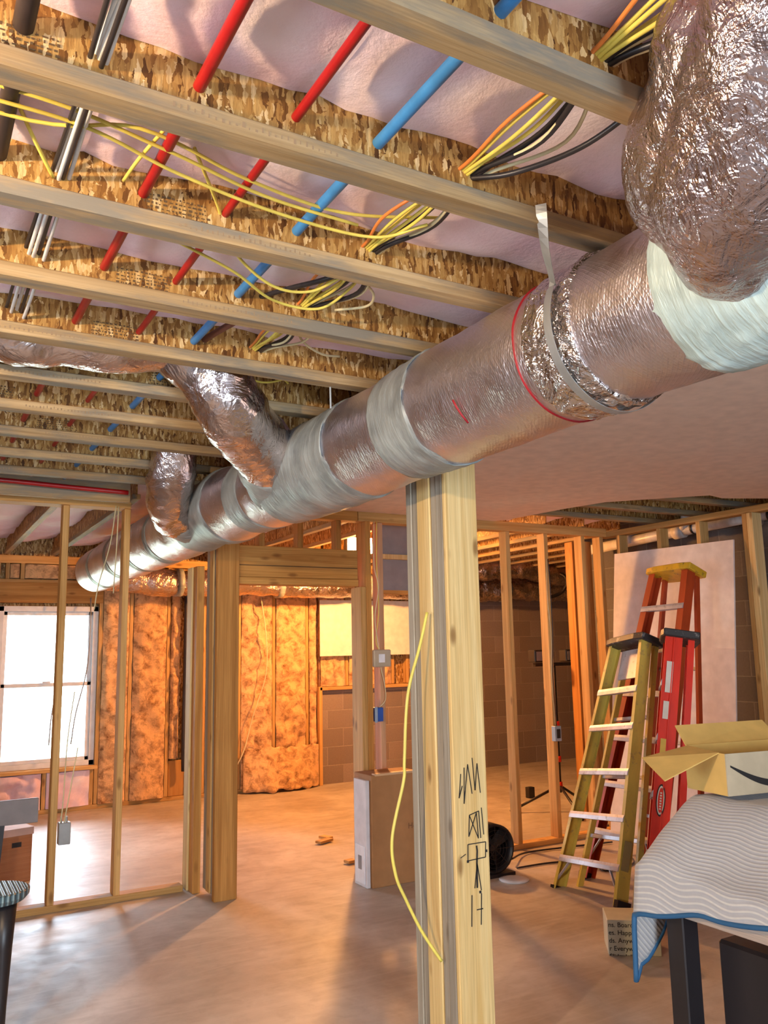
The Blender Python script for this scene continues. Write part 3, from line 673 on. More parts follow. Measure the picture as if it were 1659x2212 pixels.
MB().tube(spline([(1.42, 3.40, 2.19), (1.34, 3.30, 2.21), (1.26, 3.20, 2.225)], 8), lambda t: .160-.040*t*t, 36, .012, 9, False, 1, .03).build('mastic_collar', MAST, br, smooth=True)
# branch 2
br = thing('branch_duct', (1.1, 4.4, 2.1), 'short dark foil branch duct near the stud partition', 'duct')
MB().tube(spline([(1.47, 4.72, 2.17), (1.38, 4.62, 2.17), (1.27, 4.52, 2.17), (1.18, 4.38, 2.21), (1.15, 4.22, 2.32), (1.15, 4.13, 2.45), (1.15, 4.10, 2.58)], 12), lambda t: .115, 44, .016, 6, True, 8, 0, None, .008).build('sleeve', FOILB, br, smooth=True)
MB().tube(spline([(1.42, 4.66, 2.17), (1.34, 4.58, 2.17), (1.25, 4.50, 2.17)], 8), lambda t: .138-.036*t*t, 36, .008, 9, False, 1, .03).build('mastic_collar', MAST, br, smooth=True)
# near elbow at the upper right
br = thing('branch_duct', (1.3, .9, 2.2), 'bulky foil-wrapped elbow rising from the round duct at the upper right', 'duct')
def eridge(t, a): return .042*(abs(math.cos(1.5*a+.9))-.5)*(1-abs(t-.45)) + .012*abs(math.sin(2.5*a+7*t))
MB().tube(spline([(1.42, 1.0, 2.24), (1.33, .95, 2.25), (1.23, .87, 2.27), (1.16, .77, 2.34), (1.13, .70, 2.46), (1.12, .68, 2.66)], 22), lambda t: .135+.038*math.sin(math.pi*min(1, t*1.25)), 96, .022, 4, True, 5, 0, eridge, .006).build('sleeve', foil('elbow_foil', (.66, .55, .55), .21, .42, True, 1.3), br, smooth=True)

# ================================================================== TUBING AND CABLES IN THE JOISTS
tz = 2.468
def line(path, r, name, mat, label, cat, grp=None, n=8, nu=10):
    return tag(MB().tube(spline(path, n), r, nu).build(name, mat, smooth=True), label, cat, grp)
line([(.42, -2.5, tz+.004), (.415, 1.4, tz), (.405, 3, tz-.01), (.395, 5.08, tz-.015)], .0120, 'water_tube', PEXR, 'left one of two red plastic tubes running through the joists', 'tube', n=20, nu=14)
line([(.625, -2.5, tz+.004), (.61, 1.4, tz), (.60, 3, tz-.012), (.58, 5.08, tz-.015)], .0100, 'water_tube', PEXR, 'right one of two red plastic tubes running through the joists', 'tube', n=20, nu=14)
line([(.80, -2.5, tz+.004), (.795, 1.4, tz), (.78, 3, tz-.012), (.76, 5.08, tz-.015)], .0130, 'water_tube', PEXB, 'blue plastic tube running through the joists', 'tube', n=20, nu=14)
line([(.115, -2.5, 2.48), (.112, 1.4, 2.478), (.108, 2.2, 2.47)], .0175, 'black_pipe', BLACKPIPE, 'thick black pipe through the joists at the left edge', 'pipe', n=20, nu=14)
line([(.05, 5.06, 2.40), (.4, 5.05, 2.405), (.8, 5.06, 2.395), (1.12, 5.05, 2.385)], .014, 'water_tube', PEXR, 'red tube lying across in front of the partition top plate', 'tube')
for k, (dx, mt, nm) in enumerate(((0, BCAB, 'black'), (.012, WCAB, 'white'), (.022, WCAB, 'white'), (.030, BCAB, 'black'), (.038, WCAB, 'white'))):
    pts = [(.215+dx+.006*math.sin(j*1.3+k), -1.5+.5*j, tz+.010*math.cos(j*1.7+k*2)-.004*k) for j in range(11)]
    line(pts, .0048, 'cable', mt, '%s cable, %s of five in the bundle left of the red tubes' % (nm, ('leftmost', 'second', 'middle', 'fourth', 'rightmost')[k]), 'cable', 'black and white cables left of the red tubes')
cols = [(YCAB, 'yellow'), (YCAB, 'yellow'), (YCAB, 'yellow'), (YCAB, 'yellow'), (PCAB, 'pale'), (PCAB, 'pale'), (OCAB, 'orange'), (BCAB, 'black'), (BCAB, 'black')]
for k, (mt, nm) in enumerate(cols):
    off = {'yellow': -.018+.010*k, 'pale': .034+.02*(k-4), 'orange': -.034, 'black': .022+.016*(k-7)}[nm]
    pts = []
    for j, yy in enumerate((-.8, -.3, .2, .565, .78, .98, 1.19, 1.395, 1.60, 1.81, 2.0, 2.225, 2.45, 2.64, 3.0)):
        hole = any(abs(yy-q) < .02 for q in JY); sp = .35 if hole else 1.0+.3*math.sin(k*3+j)
        pts.append((1.02+off*sp*1.6 - (.02 if yy > 1.5 else 0), yy, 2.47+(0 if hole else -.012-.012*math.sin(k*2.1+j)) - .004*(k % 3)))
    od = {0: 'leftmost yellow', 1: 'second yellow', 2: 'third yellow', 3: 'rightmost yellow', 4: 'inner pale', 5: 'outer pale', 6: 'orange', 7: 'inner black', 8: 'outer black'}[k]
    line(pts, .0042 if nm != 'black' else .0062, 'cable', mt, '%s cable of the bundle through the joists beside the round duct' % od, 'cable', 'cables of the bundle beside the duct')
line([(1.03, 1.40, 2.46), (1.08, 1.30, 2.435), (1.16, 1.18, 2.45), (1.20, 1.06, 2.48), (1.20, .98, 2.49)], .0062, 'cable', BCAB, 'single black cable bowing away from the yellow bundle', 'cable')
# loose yellow cables lying across the bays
LC = [[(-.6, 1.55, 2.46), (0, 1.58, 2.455), (.25, 1.60, 2.46), (.45, 1.66, 2.45), (.7, 1.70, 2.44), (.95, 1.70, 2.44), (1.05, 1.60, 2.45)],
      [(-.6, 1.60, 2.47), (.1, 1.56, 2.47), (.4, 1.60, 2.46), (.65, 1.66, 2.45), (.9, 1.68, 2.45)],
      [(-.6, 1.50, 2.45), (.1, 1.63, 2.46), (.35, 1.57, 2.47), (.6, 1.63, 2.46), (.85, 1.66, 2.46), (1.1, 1.6, 2.48)],
      [(.05, 1.52, 2.49), (.18, 1.50, 2.47), (.30, 1.47, 2.47), (.40, 1.45, 2.49)],
      [(.12, 1.62, 2.50), (.17, 1.72, 2.48), (.22, 1.80, 2.45)],
      [(.40, 1.55, 2.48), (.37, 1.66, 2.46), (.36, 1.76, 2.46)],
      [(.47, 1.60, 2.48), (.58, 1.78, 2.47), (.66, 1.90, 2.43), (.80, 1.99, 2.40), (.92, 2.0, 2.41), (1.0, 1.93, 2.45)],
      [(.30, 1.84, 2.45), (.52, 1.92, 2.43), (.70, 2.0, 2.42), (.85, 2.10, 2.41), (1.0, 2.12, 2.42), (1.05, 2.02, 2.45), (1.04, 1.90, 2.46)],
      [(.60, 1.86, 2.46), (.76, 1.92, 2.44), (.88, 1.92, 2.44), (.99, 1.85, 2.46)],
      [(1.06, 1.95, 2.45), (1.12, 2.0, 2.44), (1.14, 2.08, 2.44), (1.08, 2.17, 2.45)],
      [(1.05, 2.40, 2.49), (1.12, 2.50, 2.47), (1.22, 2.56, 2.46), (1.30, 2.58, 2.47)],
      [(.80, 2.72, 2.44), (.98, 2.78, 2.42), (1.12, 2.86, 2.43), (1.22, 2.86, 2.46)],
      [(1.08, 2.72, 2.52), (1.14, 2.80, 2.47), (1.22, 2.86, 2.44)]]
desc = ['straggling across the bay behind the strap joist, longest', 'straggling across the bay behind the strap joist', 'straggling across the bay behind the strap joist, ending by the bundle', 'short length at the upper left beside the black pipe', 'short piece dropping to a joist at the far left',
        'short piece dropping beside the left red tube', 'sagging in a loop under the third joist', 'lowest sagging loop reaching the cable bundle', 'curving behind the blue tube', 'thin loop right of the cable bundle', 'thin single curve close to the round duct', 'loop low by the branch duct', 'small arc by the hanger bolt']
for pth, d in zip(LC, desc): line(pth, .0040, 'cable', YCAB if 'thin' not in d else PCAB, 'yellow cable ' + d, 'cable', None)
line([(1.02, 1.82, 2.46), (.96, 1.95, 2.44), (.90, 2.10, 2.455), (.86, 2.225, 2.47)], .0075, 'cable', BCAB, 'thick black cable slanting away left of the yellow bundle', 'cable')
line([(.90, 2.23, 2.47), (.86, 2.4, 2.465), (.82, 2.64, 2.47), (.78, 3.0, 2.47)], .011, 'cable', plain('brown_jacket', (.16, .05, .03), .5), 'thick brown cable crossing the middle bays', 'cable')
# hanging romex along the main post
line([(1.655, 2.60, 1.56), (1.62, 2.60, 1.44), (1.565, 2.60, 1.27), (1.545, 2.60, 1.05), (1.54, 2.60, .98), (1.49, 2.60, .80), (1.50, 2.60, .68), (1.54, 2.60, .59), (1.60, 2.60, .48), (1.665, 2.585, .38)], .0055, 'cable', YCAB, 'yellow cable hanging in a long bow down the main post', 'cable', n=10)
# wires inside far room at the left stud
for k, pth in enumerate(([(1.10, 5.28, 2.34), (1.07, 5.27, 2.1), (1.01, 5.27, 1.85), (.99, 5.27, 1.70)], [(1.12, 5.30, 2.34), (1.11, 5.28, 2.05), (1.10, 5.28, 1.8)], [(.90, 5.29, 1.22), (.87, 5.28, .95), (.86, 5.29, .6), (.85, 5.30, .47)], [(.93, 5.29, .9), (.90, 5.28, .7), (.87, 5.30, .47)])):
    line(pth, .0035, 'cable', PCAB, ('thin cable dangling from the top plate between the left studs', 'second thin cable hanging straight between the left studs', 'thin cable rising from the grey junction box', 'shorter thin cable at the grey junction box')[k], 'cable')
line([(1.57, 8.545, 1.98), (1.56, 8.47, 1.75), (1.53, 8.4, 1.3), (1.45, 8.42, .9), (1.42, 8.44, .62)], .006, 'cable', gloss('grey_jacket', (.3, .3, .32), .5), 'dark cable hanging in front of the far window', 'cable')
line([(1.27, 8.545, 1.97), (1.28, 8.50, 1.6), (1.27, 8.46, 1.15), (1.24, 8.46, .85), (1.23, 8.46, .62)], .006, 'cable', gloss('grey_jacket_b', (.3, .3, .32), .5), 'short dark cable low in front of the far window', 'cable')
line([(3.28, 8.42, 2.0), (3.33, 8.40, 1.6), (3.33, 8.40, 1.2), (3.2, 8.41, .8), (3.1, 8.41, .45), (3.0, 8.42, .25)], .006, 'cable', PCAB, 'yellow cable hanging down the orange wall seen through the doorway', 'cable')

# ================================================================== ELECTRICAL BITS
jb = thing('junction_box', (.86, 5.33, .37), 'grey metal junction box on the left partition stud', 'electrical box')
B(.840, 5.27, .37, .905, 5.325, .49).build('box_body', plain('grey_steel_box', (.34, .34, .33), .5, .3), jb, bevel=.003)
for x in (.855, .885): MB().tube([(x, 5.30, .49), (x, 5.30, .52)], .006, 8).build('clamp', STEEL, jb)
jb = thing('outlet_box', (4.31, 5.0, .72), 'grey-blue electrical box on the middle right stud', 'electrical box')
B(4.275, 4.985, .73, 4.335, 5.029, .84).build('box_body', BOXGREY, jb, bevel=.003)
B(4.290, 4.980, .752, 4.320, 4.986, .818).build('front_opening', INK, jb)
jb = thing('outlet_box', (2.80, 5.05, .95), 'blue plastic electrical box on the stud right of the doorway', 'electrical box')
B(2.752, 4.99, .96, 2.812, 5.06, 1.05).build('box_body', BOXBLUE, jb, bevel=.003)
B(2.745, 4.985, .955, 2.765, 4.99, 1.055).build('flange', BOXGREY, jb)
th = thing('thermostat_panel', (2.80, 5.0, 1.35), 'beige thermostat panel with a pale screen on a stud by the doorway', 'thermostat')
B(2.735, 4.965, 1.315, 2.865, 4.998, 1.43).build('housing', plain('beige_plastic', (.50, .40, .28), .5), th, bevel=.006)
B(2.770, 4.962, 1.345, 2.815, 4.966, 1.40).build('screen', plain('pale_screen', (.85, .85, .88), .3), th)
for k, pth in enumerate(([(2.775, 5.01, 2.30), (2.765, 5.0, 2.0), (2.79, 4.99, 1.85), (2.76, 4.99, 1.65), (2.775, 4.99, 1.5), (2.785, 4.985, 1.43)], [(2.795, 5.01, 2.30), (2.785, 5.0, 2.0), (2.795, 5.0, 1.7), (2.77, 5.0, 1.5), (2.785, 4.99, 1.43)])):
    line(pth, .0035, 'cable', (PCAB, YCAB)[k], ('pale', 'yellow')[k] + ' twisted cable hanging above the thermostat panel', 'cable')
line([(2.80, 5.0, 1.32), (2.83, 5.0, 1.2), (2.84, 5.01, 1.1), (2.80, 5.02, 1.05)], .003, 'cable', PCAB, 'short cable between the thermostat panel and the blue box', 'cable')
for k, x in enumerate((4.305, 4.32)): line([(x, 5.022, 2.1), (x-.01+.02*k, 5.022, 1.8), (x+.008, 5.022, 1.5), (x-.008, 5.022, 1.2), (x+.002, 5.02, .84)], .0028, 'cable', BCAB if k else PCAB, ('left thin' if not k else 'right dark') + ' cable stapled down the middle right stud', 'cable')
gp = thing('grey_panel', (3.15, 5.35, 1.9), 'grey blocked panel with a pale rail behind the studs left of the main post', 'panel')
B(2.99, 5.40, 1.86, 3.60, 5.43, JZ).build('panel_body', plain('grey_board', (.30, .28, .28), .7), gp)
B(2.93, 5.36, 2.09, 3.60, 5.40, 2.125).build('rail', MW['pale_z'], gp)
B(2.99, 5.37, 1.83, 3.60, 5.40, 1.86).build('rail', MW['brown_x'], gp)

# ================================================================== LIGHTS IN THE PLACE
lf = thing('work_light', (3.80, 7.15, 2.34), 'glaring work light hung in the joists beyond the doorway', 'lamp')
B(3.68, 7.12, 2.35, 3.92, 7.26, 2.50).build('housing', BLACKP, lf)
B(3.65, 7.08, 2.330, 3.95, 7.118, 2.495).build('lit_lens', glowmat('halogen_glow', (1.0, .50, .17), K_FAR), lf)
B(3.79, 7.18, 2.50, 3.81, 7.20, TOP).build('stem', STEEL, lf)
l = bpy.data.lights.new('halogen_lamp', 'POINT'); l.energy = 330; l.color = (1.0, .42, .115); l.shadow_soft_size = .06
lo = bpy.data.objects.new('halogen_lamp', l); C.objects.link(lo); lo.location = (3.80, 7.08, 2.285)
lb = thing('hanging_work_bulb', (-1.0, 1.07, 2.1), 'work bulb in a dome hanging from the joists left of the camera', 'lamp')
MB().lathe([(.004, 2.10), (.028, 2.115), (.034, 2.145), (.026, 2.175), (.015, 2.20)], -1.0, 1.07, 20).build('bulb', glowmat('bulb_glow', (1.0, .70, .38), K_BULB), lb, smooth=True)
MB().lathe([(.018, 2.20), (.020, 2.26), (.006, 2.27)], -1.0, 1.07, 16).build('socket', BLACKP, lb)
MB().tube([(-1.0, 1.07, 2.27), (-1.0, 1.07, 2.50)], .003, 6).build('cord', BLACKP, lb)
aim = (Vector((3.9, 3.6, 1.0))-Vector((-1.0, 1.07, 2.12))).normalized()
q = aim.to_track_quat('Z', 'Y').to_matrix(); dm = MB(); P = []; nu = 28
for r, h in ((.03, -.075), (.055, -.06), (.085, -.02), (.105, .03), (.112, .055)):
    P += [Vector((-1.0, 1.07, 2.145)) + q @ Vector((r*math.cos(2*math.pi*k/nu), r*math.sin(2*math.pi*k/nu), h)) for k in range(nu)]
dm.add(P, [(i*nu+k, i*nu+(k+1) % nu, (i+1)*nu+(k+1) % nu, (i+1)*nu+k) for i in range(4) for k in range(nu)])
dm.build('added_reflector', ALU, lb, smooth=True, solid=.002)  # dome added to keep the bulb's light off the near ceiling
l = bpy.data.lights.new('bulb_lamp', 'SPOT'); l.energy = 210; l.color = (1.0, .68, .38); l.shadow_soft_size = .03; l.spot_size = math.radians(125); l.spot_blend = .5
lo = bpy.data.objects.new('bulb_lamp', l); C.objects.link(lo); lo.location = Vector((-1.0, 1.07, 2.145))+aim*.07; lo.rotation_euler = (-aim).to_track_quat('Z', 'Y').to_euler()

# ================================================================== LADDERS
def frame(Bp, Tp, wdir):
    Bp = Vector(Bp); Tp = Vector(Tp); z = (Tp-Bp).normalized(); y = Vector(wdir); y = (y - z*y.dot(z)).normalized(); x = y.cross(z)
    m = Matrix((x, y, z)).transposed().to_4x4(); m.translation = Bp; return m, (Tp-Bp).length
def stepladder(Bp, Tp, wdir, wb, wt, nsteps, mats, label, rear=.10, rearfoot=.10, name='stepladder', raild=.075, extra=None, steps_z=None, capmat=None, fl=.028):
    mtx, H = frame(Bp, Tp, wdir)
    t = thing(name, None, label, 'ladder', mat=mtx); rm, sm_ = mats
    yy = lambda z: wb+(wt-wb)*z/H
    for sgn in (-1, 1):
        # C-channel rail, open inward
        th_ = .004; pr = [(0, 0), (raild, 0), (raild, -fl), (raild-th_, -fl), (raild-th_, -th_), (th_, -th_), (th_, -fl), (0, -fl)]
        MB().prism(pr, (-raild/2, sgn*wb, 0), (-raild/2, sgn*wt, H-.03), (1, 0, 0), (0, sgn, 0)).build('front_rail', rm, t, local=True)
        MB().prism([(0, 0), (.035, 0), (.035, -.022), (0, -.022)], (rearfoot, sgn*(wb-.03), .02), (rear-.03, sgn*(wt-.02), H-.04), (1, 0, 0), (0, sgn, 0)).build('rear_rail', rm, t, local=True)
        MB().box(-raild/2-.004, sgn*wb-.018, -.005, raild/2+.004, sgn*wb+.018, .035).build('foot', BLACKP, t, local=True)
    zs = steps_z or [H*(k+1)/(nsteps+1) for k in range(nsteps)]
    for k, z in enumerate(zs):
        w_ = yy(z)-.004
        MB().prism([(-raild/2-.006, -.004), (-raild/2-.002, .012), (raild/2, .012), (raild/2, 0), (-raild/2+.01, 0), (-raild/2+.008, -.026), (-raild/2-.006, -.026)], (0, -w_, z), (0, w_, z), (1, 0, 0), (0, 0, 1)).build('step', sm_, t, local=True)
    q = MB()
    for sgn in (-1, 1): q.bar((-raild/2+.01, sgn*(yy(zs[0])-.10), zs[0]-.02), (-raild/2+.01, sgn*(wb-.02), zs[0]*.35), .014, .006)
    q.build('step_brace', sm_, t, local=True)
    q = MB()
    for k in range(1, 4):
        z = H*k/4.4; xr = rearfoot+(rear-.03-rearfoot)*z/H; w_ = yy(z)-.03; MB().box(xr+.01, -w_, z, xr+.03, w_, z+.02).build('rear_brace', sm_, t, local=True)
    cm = capmat or BLACKP; cw = wt+.025; x0, x1 = -raild/2-.012, rear+.03
    MB().prism([(x0, -cw), (x1, -cw*.95), (x1+.012, 0), (x1, cw*.95), (x0, cw), (x0-.014, cw*.6), (x0-.014, -cw*.6)], (0, 0, H-.045), (0, 0, H), (1, 0, 0), (0, 1, 0)).build('top_cap', cm, t, local=True, bevel=.006)
    if extra: extra(t, H, yy)
    return t
def labs_yellow(t, H, yy):
    B(-.03, -yy(.2)-.0012, .16, .02, -yy(.2)-.0002, .34).build('sticker', plain('worn_label', (.36, .27, .10), .7), t, local=True)
    B(.02, -.10, H-.26, .03, .10, H-.07).build('pail_shelf', ALU, t, local=True)
stepladder((3.470, 3.845, .008), (4.03, 3.93, 1.47), (.2, .98, 0), .325, .170, 5, (YFG, ALU), 'yellow fiberglass stepladder with white-grey steps, in front of the others', extra=labs_yellow, capmat=CAPB, steps_z=[.20, .46, .72, .99, 1.22])
def labs_orange(t, H, yy):
    for z, a in ((1.45, .05), (1.02, .055)): B(-.036-.0015, -yy(z)+.003, z, -.036, -yy(z)+.026, z+.13).build('label', LABW, t, local=True)
stepladder((3.80, 3.93, .008), (4.52, 3.985, 1.94), (0, 1, 0), .29, .165, 6, (OFG, ALU), 'tall orange-red stepladder with a yellow top cap', extra=labs_orange, capmat=CAPY, rear=.10, rearfoot=.42, fl=.05)
def labs_red(t, H, yy):
    Y = -.105
    def pl(nm, mt, x0, z0, x1, z1, dy=.0): B(x0, Y-.0030-dy, z0, x1, Y-.0004, z1).build(nm, mt, t, local=True)
    pl('label', LABW, -.030, 1.17, .006, 1.35); pl('label', LABW, -.032, 1.02, 0, 1.12); pl('label', LABY, -.032, .76, .004, .91)
    e = MB(); n = 28
    for r, dy, in ((1, 0),):
        P = [(-.008+.024*math.cos(2*math.pi*k/n), Y-.0015, .58+.085*math.sin(2*math.pi*k/n)) for k in range(n)]
        e.add(P+[(x, y-.0015, z) for x, y, z in P], [tuple(range(n)), tuple(range(n, 2*n))]+[(i, (i+1) % n, n+(i+1) % n, n+i) for i in range(n)])
    ov = e.build('oval_logo', INK, t, local=True)
    e = MB(); P = [(-.008+.019*math.cos(2*math.pi*k/n), Y-.0035, .58+.076*math.sin(2*math.pi*k/n)) for k in range(n)]; e.add(P, [tuple(range(n))]); e.build('oval_ring', LABW, t, local=True)
    e = MB(); P = [(-.008+.014*math.cos(2*math.pi*k/n), Y-.0042, .58+.066*math.sin(2*math.pi*k/n)) for k in range(n)]; e.add(P, [tuple(range(n))]); e.build('oval_centre', RFG, t, local=True)
    e = MB(); [e.box(-.013, Y-.0052, .53+.014*k, -.003, Y-.0045, .538+.014*k) for k in range(7)]; e.build('oval_lettering', LABW, t, local=True)
    B(-.002, Y-.0035, .02, .004, Y-.0004, H-.05).build('rail_ridge', RFG, t, local=True)
stepladder((3.565, 3.455, .008), (3.985, 3.545, 1.49), (.70, .71, 0), .105, .095, 4, (RFG, ALU), 'bright red fiberglass stepladder seen edge-on with labels and an oval logo', extra=labs_red, capmat=CAPB, raild=.095, rear=.11, rearfoot=.10)

# ================================================================== TABLE WITH MOVING BLANKET
tb = thing('work_table', (2.9, 1.6, 0), 'dark-legged work table under the moving blanket', 'table')
TX0, TX1, TY0, TY1 = 2.20, 3.75, .55, 2.12
B(TX0-.01, TY0, .665, TX1, TY1, .685).build('tabletop', wood('table_board', (.50, .38, .30), (.38, .27, .20), 1, .3), tb, bevel=.002)
B(TX0, TY0, .575, TX0+.02, TY1-.12, .664).build('apron', wood('apron_board', (.50, .40, .33), (.40, .30, .24), 1, .2), tb, bevel=.002)
for x, y in ((TX0+.005, TY1-.11), (TX0+.005, TY0+.05), (TX1-.10, TY1-.11), (TX1-.10, TY0+.05)): B(x, y, 0, x+.07, y+.07, .664).build('leg', BLACKP, tb, bevel=.004)
B(TX0+.12, TY1-.62, .0, TX0+.62, TY1-.14, .50).build('storage_bin', BLACKP, None, bevel=.01)
tag(bpy.data.objects['storage_bin'], 'black bin standing in the shade under the work table', 'bin')
# blanket
def sm01(t): t = min(1, max(0, t)); return t*t*(3-2*t)
def heap(x, y):
    h = .205*sm01((x-2.16)/.30)*(.15+.85*sm01((y-.95)/.75))
    h += (.012*math.sin(6.5*x+1.5*y)*math.sin(4.2*y+2) + .012*mn.noise(Vector((x*5, y*5, 0))))*sm01((x-2.18)/.1)
    h += .050*math.exp(-((x-2.22)/.10)**2-((y-2.08)/.13)**2)
    return .702+max(0, h)
AN, BN = .17, .24
def bl_pt(a, b):
    """a<0 hangs over the left edge, b>0 hangs over the far edge"""
    if b > 0: b *= .35+1.05*sm01((.30-a)/.22)
    if a < 0: a *= .16+.34*sm01((b+.70)/.45)+.50*sm01((b+.26)/.22)
    x = TX0-.02+max(0, a); y = TY1+.01+min(0, b); ha = max(0, -a); hb = max(0, b)
    z = heap(x, y)
    if ha > 0: x -= .018+.20*ha*(.6+.4*math.sin(y*9))
    if hb > 0: y += .018+.15*hb*(.6+.4*math.sin(x*8))
    dr = max(ha, hb)+.30*min(ha, hb)
    z -= dr*.98 + .008*(1 if dr > 0 else 0)
    return (x, y, z)
a0, a1, b0, b1 = -AN, 1.45, -1.55, BN
m = MB(); m.grid(lambda u, v: bl_pt(a0+(a1-a0)*u, b0+(b1-b0)*v), 90, 96)
bk = thing('moving_blanket', (2.8, 1.6, .7), 'quilted grey moving blanket with blue edging draped over the work table', 'blanket')
m.build('quilted_cloth', QUILT, bk, smooth=True, solid=.008)
edge = [bl_pt(a0, b0+(b1-b0)*k/80) for k in range(81)] + [bl_pt(a0+(a1-a0)*k/80, b1) for k in range(1, 81)]
MB().tube(edge, .0085, 8).build('edge_binding', BLUEB, bk, smooth=True)
# open box with smile arrow
cb = thing('open_carton', None, 'open cardboard carton with a black smile arrow lying on the blanket', 'box', mat=Matrix.Translation((2.425, 1.975, .925)) @ Matrix.Rotation(math.radians(-9), 4, 'Z'))
BW, BD, BH = .46, .20, .137
B(0, 0, 0, BW, .004, BH).build('front_face', CARDG, cb, local=True)
B(0, .004, 0, .004, BD, BH).build('side_face', CARDY, cb, local=True); B(BW-.004, .004, 0, BW, BD, BH).build('side_face', CARDY, cb, local=True)
B(.004, BD-.004, 0, BW-.004, BD, BH+.01).build('back_face', CARDY, cb, local=True); B(.004, .004, 0, BW-.004, BD-.004, .004).build('bottom', CARD, cb, local=True)
def flap(P, nm='flap', mt=CARDY): return MB().add(P, [(0, 1, 2, 3)]).build(nm, mt, cb, local=True, solid=.004)
plab(flap([(0, .03, BH), (0, BD-.02, BH+.01), (-.20, BD-.02, BH-.02), (-.23, .03, BH-.075)], mt=CARDY), 'long side flap sticking out to the left')
flap([(.01, BD, BH), (BW-.01, BD, BH), (BW-.01, BD+.09, BH+.07), (.03, BD+.08, BH+.07)]); flap([(BW, .03, BH), (BW, BD-.02, BH), (BW+.15, BD-.02, BH+.05), (BW+.15, .03, BH+.05)])
sm = MB(); n = 24; P = []
for k in range(n+1):
    u = k/n; x = .016+.34*u; z = BH-.040-.065*math.sin(math.pi*u*.82)*1.0; w_ = .004+.010*math.sin(math.pi*min(1, u*1.05))
    P += [(x, -.0012, z-w_), (x, -.0012, z+w_*.6)]
sm.add(P, [(2*i, 2*i+1, 2*i+3, 2*i+2) for i in range(n)]); sm.build('smile_arrow', INK, cb, local=True)
MB().add([(.37, -.0012, BH-.03), (.415, -.0012, BH-.045), (.40, -.0012, BH-.095)], [(0, 1, 2)]).build('arrow_head', INK, cb, local=True)
# ================================================================== SMALL THINGS ON THE FLOOR
def text(s, size, parent, mtx, mat, name='printed_text'):
    cu = bpy.data.curves.new('tmp', 'FONT'); cu.body = s; cu.size = size; cu.extrude = .0003; cu.space_line = 1.15
    ob = bpy.data.objects.new('tmp', cu); C.objects.link(ob); bpy.context.view_layer.update()
    me = bpy.data.meshes.new_from_object(ob.evaluated_get(bpy.context.evaluated_depsgraph_get())); bpy.data.objects.remove(ob)
    me.materials.clear(); me.materials.append(mat); o = bpy.data.objects.new(name, me); C.objects.link(o); o.parent = parent; o.matrix_local = mtx; return o
tx = thing('printed_carton', None, 'small pale carton printed with lines of black words, on the floor by the table', 'box', mat=Matrix.Translation((2.965, 3.16, 0)) @ Matrix.Rotation(math.radians(-38), 4, 'Z'))
B(0, 0, 0, .24, .20, .155).build('carton_body', plain('pale_carton', (.60, .58, .44), .75), tx, local=True, bevel=.003)
text('ns. Boards\nes. Happy B\nds. Anywhe\nr Everywhe\nSlide. Jelly\nTreadmill', .030, tx, Matrix.Translation((.004, -.0012, .125)) @ Matrix.Rotation(H90, 4, 'X'), INK)
# tall carton with foam strip
tc = thing('tall_carton', (2.7, 4.8, 0), 'tall brown cardboard carton standing against the doorway jamb', 'box')
B(2.575, 4.74, 0, 2.93, 4.97, .66).build('carton_body', CARD, tc, bevel=.003)
B(2.60, 4.737, .655, 2.90, 4.78, .668).build('top_tape', plain('tape_edge', (.62, .38, .2), .6), tc)
t_ = text('Hom', .05, tc, Matrix.Translation((.13, -.0625, .32)) @ Matrix.Rotation(H90, 4, 'X'), plain('brown_ink', (.20, .09, .04), .8))
fs_ = thing('foam_strip', (2.55, 4.85, 0), 'white foam strip with a pale label standing beside the tall carton', 'packaging')
B(2.545, 4.76, 0, 2.572, 4.92, .63).build('strip_body', FOAM, fs_, bevel=.003)
B(2.541, 4.78, .02, 2.545, 4.90, .24).build('label', plain('shiny_label', (.80, .84, .92), .25), fs_)
B(2.539, 4.82, .10, 2.5412, 4.86, .18).build('label_print', plain('label_ink', (.25, .24, .25), .6), fs_)
# drum fan
fn_ = thing('drum_fan', (3.45, 4.62, 0), 'black round floor fan partly hidden behind the main post', 'fan')
FX, FY, FZ, FR = 3.36, 4.60, .165, .150
ring = MB(); n = 36
for (r0, r1) in ((FR, FR-.012),):
    P = []
    for k in range(n):
        a = 2*math.pi*k/n
        for r, y in ((r0, -.05), (r0, .07), (r1, .07), (r1, -.05)): P.append((FX+r*math.cos(a), FY+y, FZ+r*math.sin(a)))
    ring.add(P, [(4*k+q, 4*((k+1) % n)+q, 4*((k+1) % n)+(q+1) % 4, 4*k+(q+1) % 4) for k in range(n) for q in range(4)])
ring.build('drum', BLACKP, fn_, smooth=True)
MB().add([(FX+.02*math.cos(a), FY-.02, FZ+.02*math.sin(a)) for a in [k*math.pi/4 for k in range(8)]]+[(FX+.02*math.cos(a), FY+.05, FZ+.02*math.sin(a)) for a in [k*math.pi/4 for k in range(8)]], [tuple(range(8)), tuple(range(8, 16))]+[(k, (k+1) % 8, 8+(k+1) % 8, 8+k) for k in range(8)]).build('hub', BLACKP, fn_)
for k in range(4):
    a = k*math.pi/2+.5; e = Vector((math.cos(a), 0, math.sin(a))); w_ = Vector((-math.sin(a), 0, math.cos(a))); c0 = Vector((FX, FY, FZ))
    MB().add([c0+e*.02-w_*.02+Vector((0,-.01,0)), c0+e*.02+w_*.02+Vector((0,.02,0)), c0+e*.14+w_*.05+Vector((0,.025,0)), c0+e*.14-w_*.03+Vector((0,-.015,0))], [(0,1,2,3)]).build('blade', BLACKP, fn_, solid=.003)
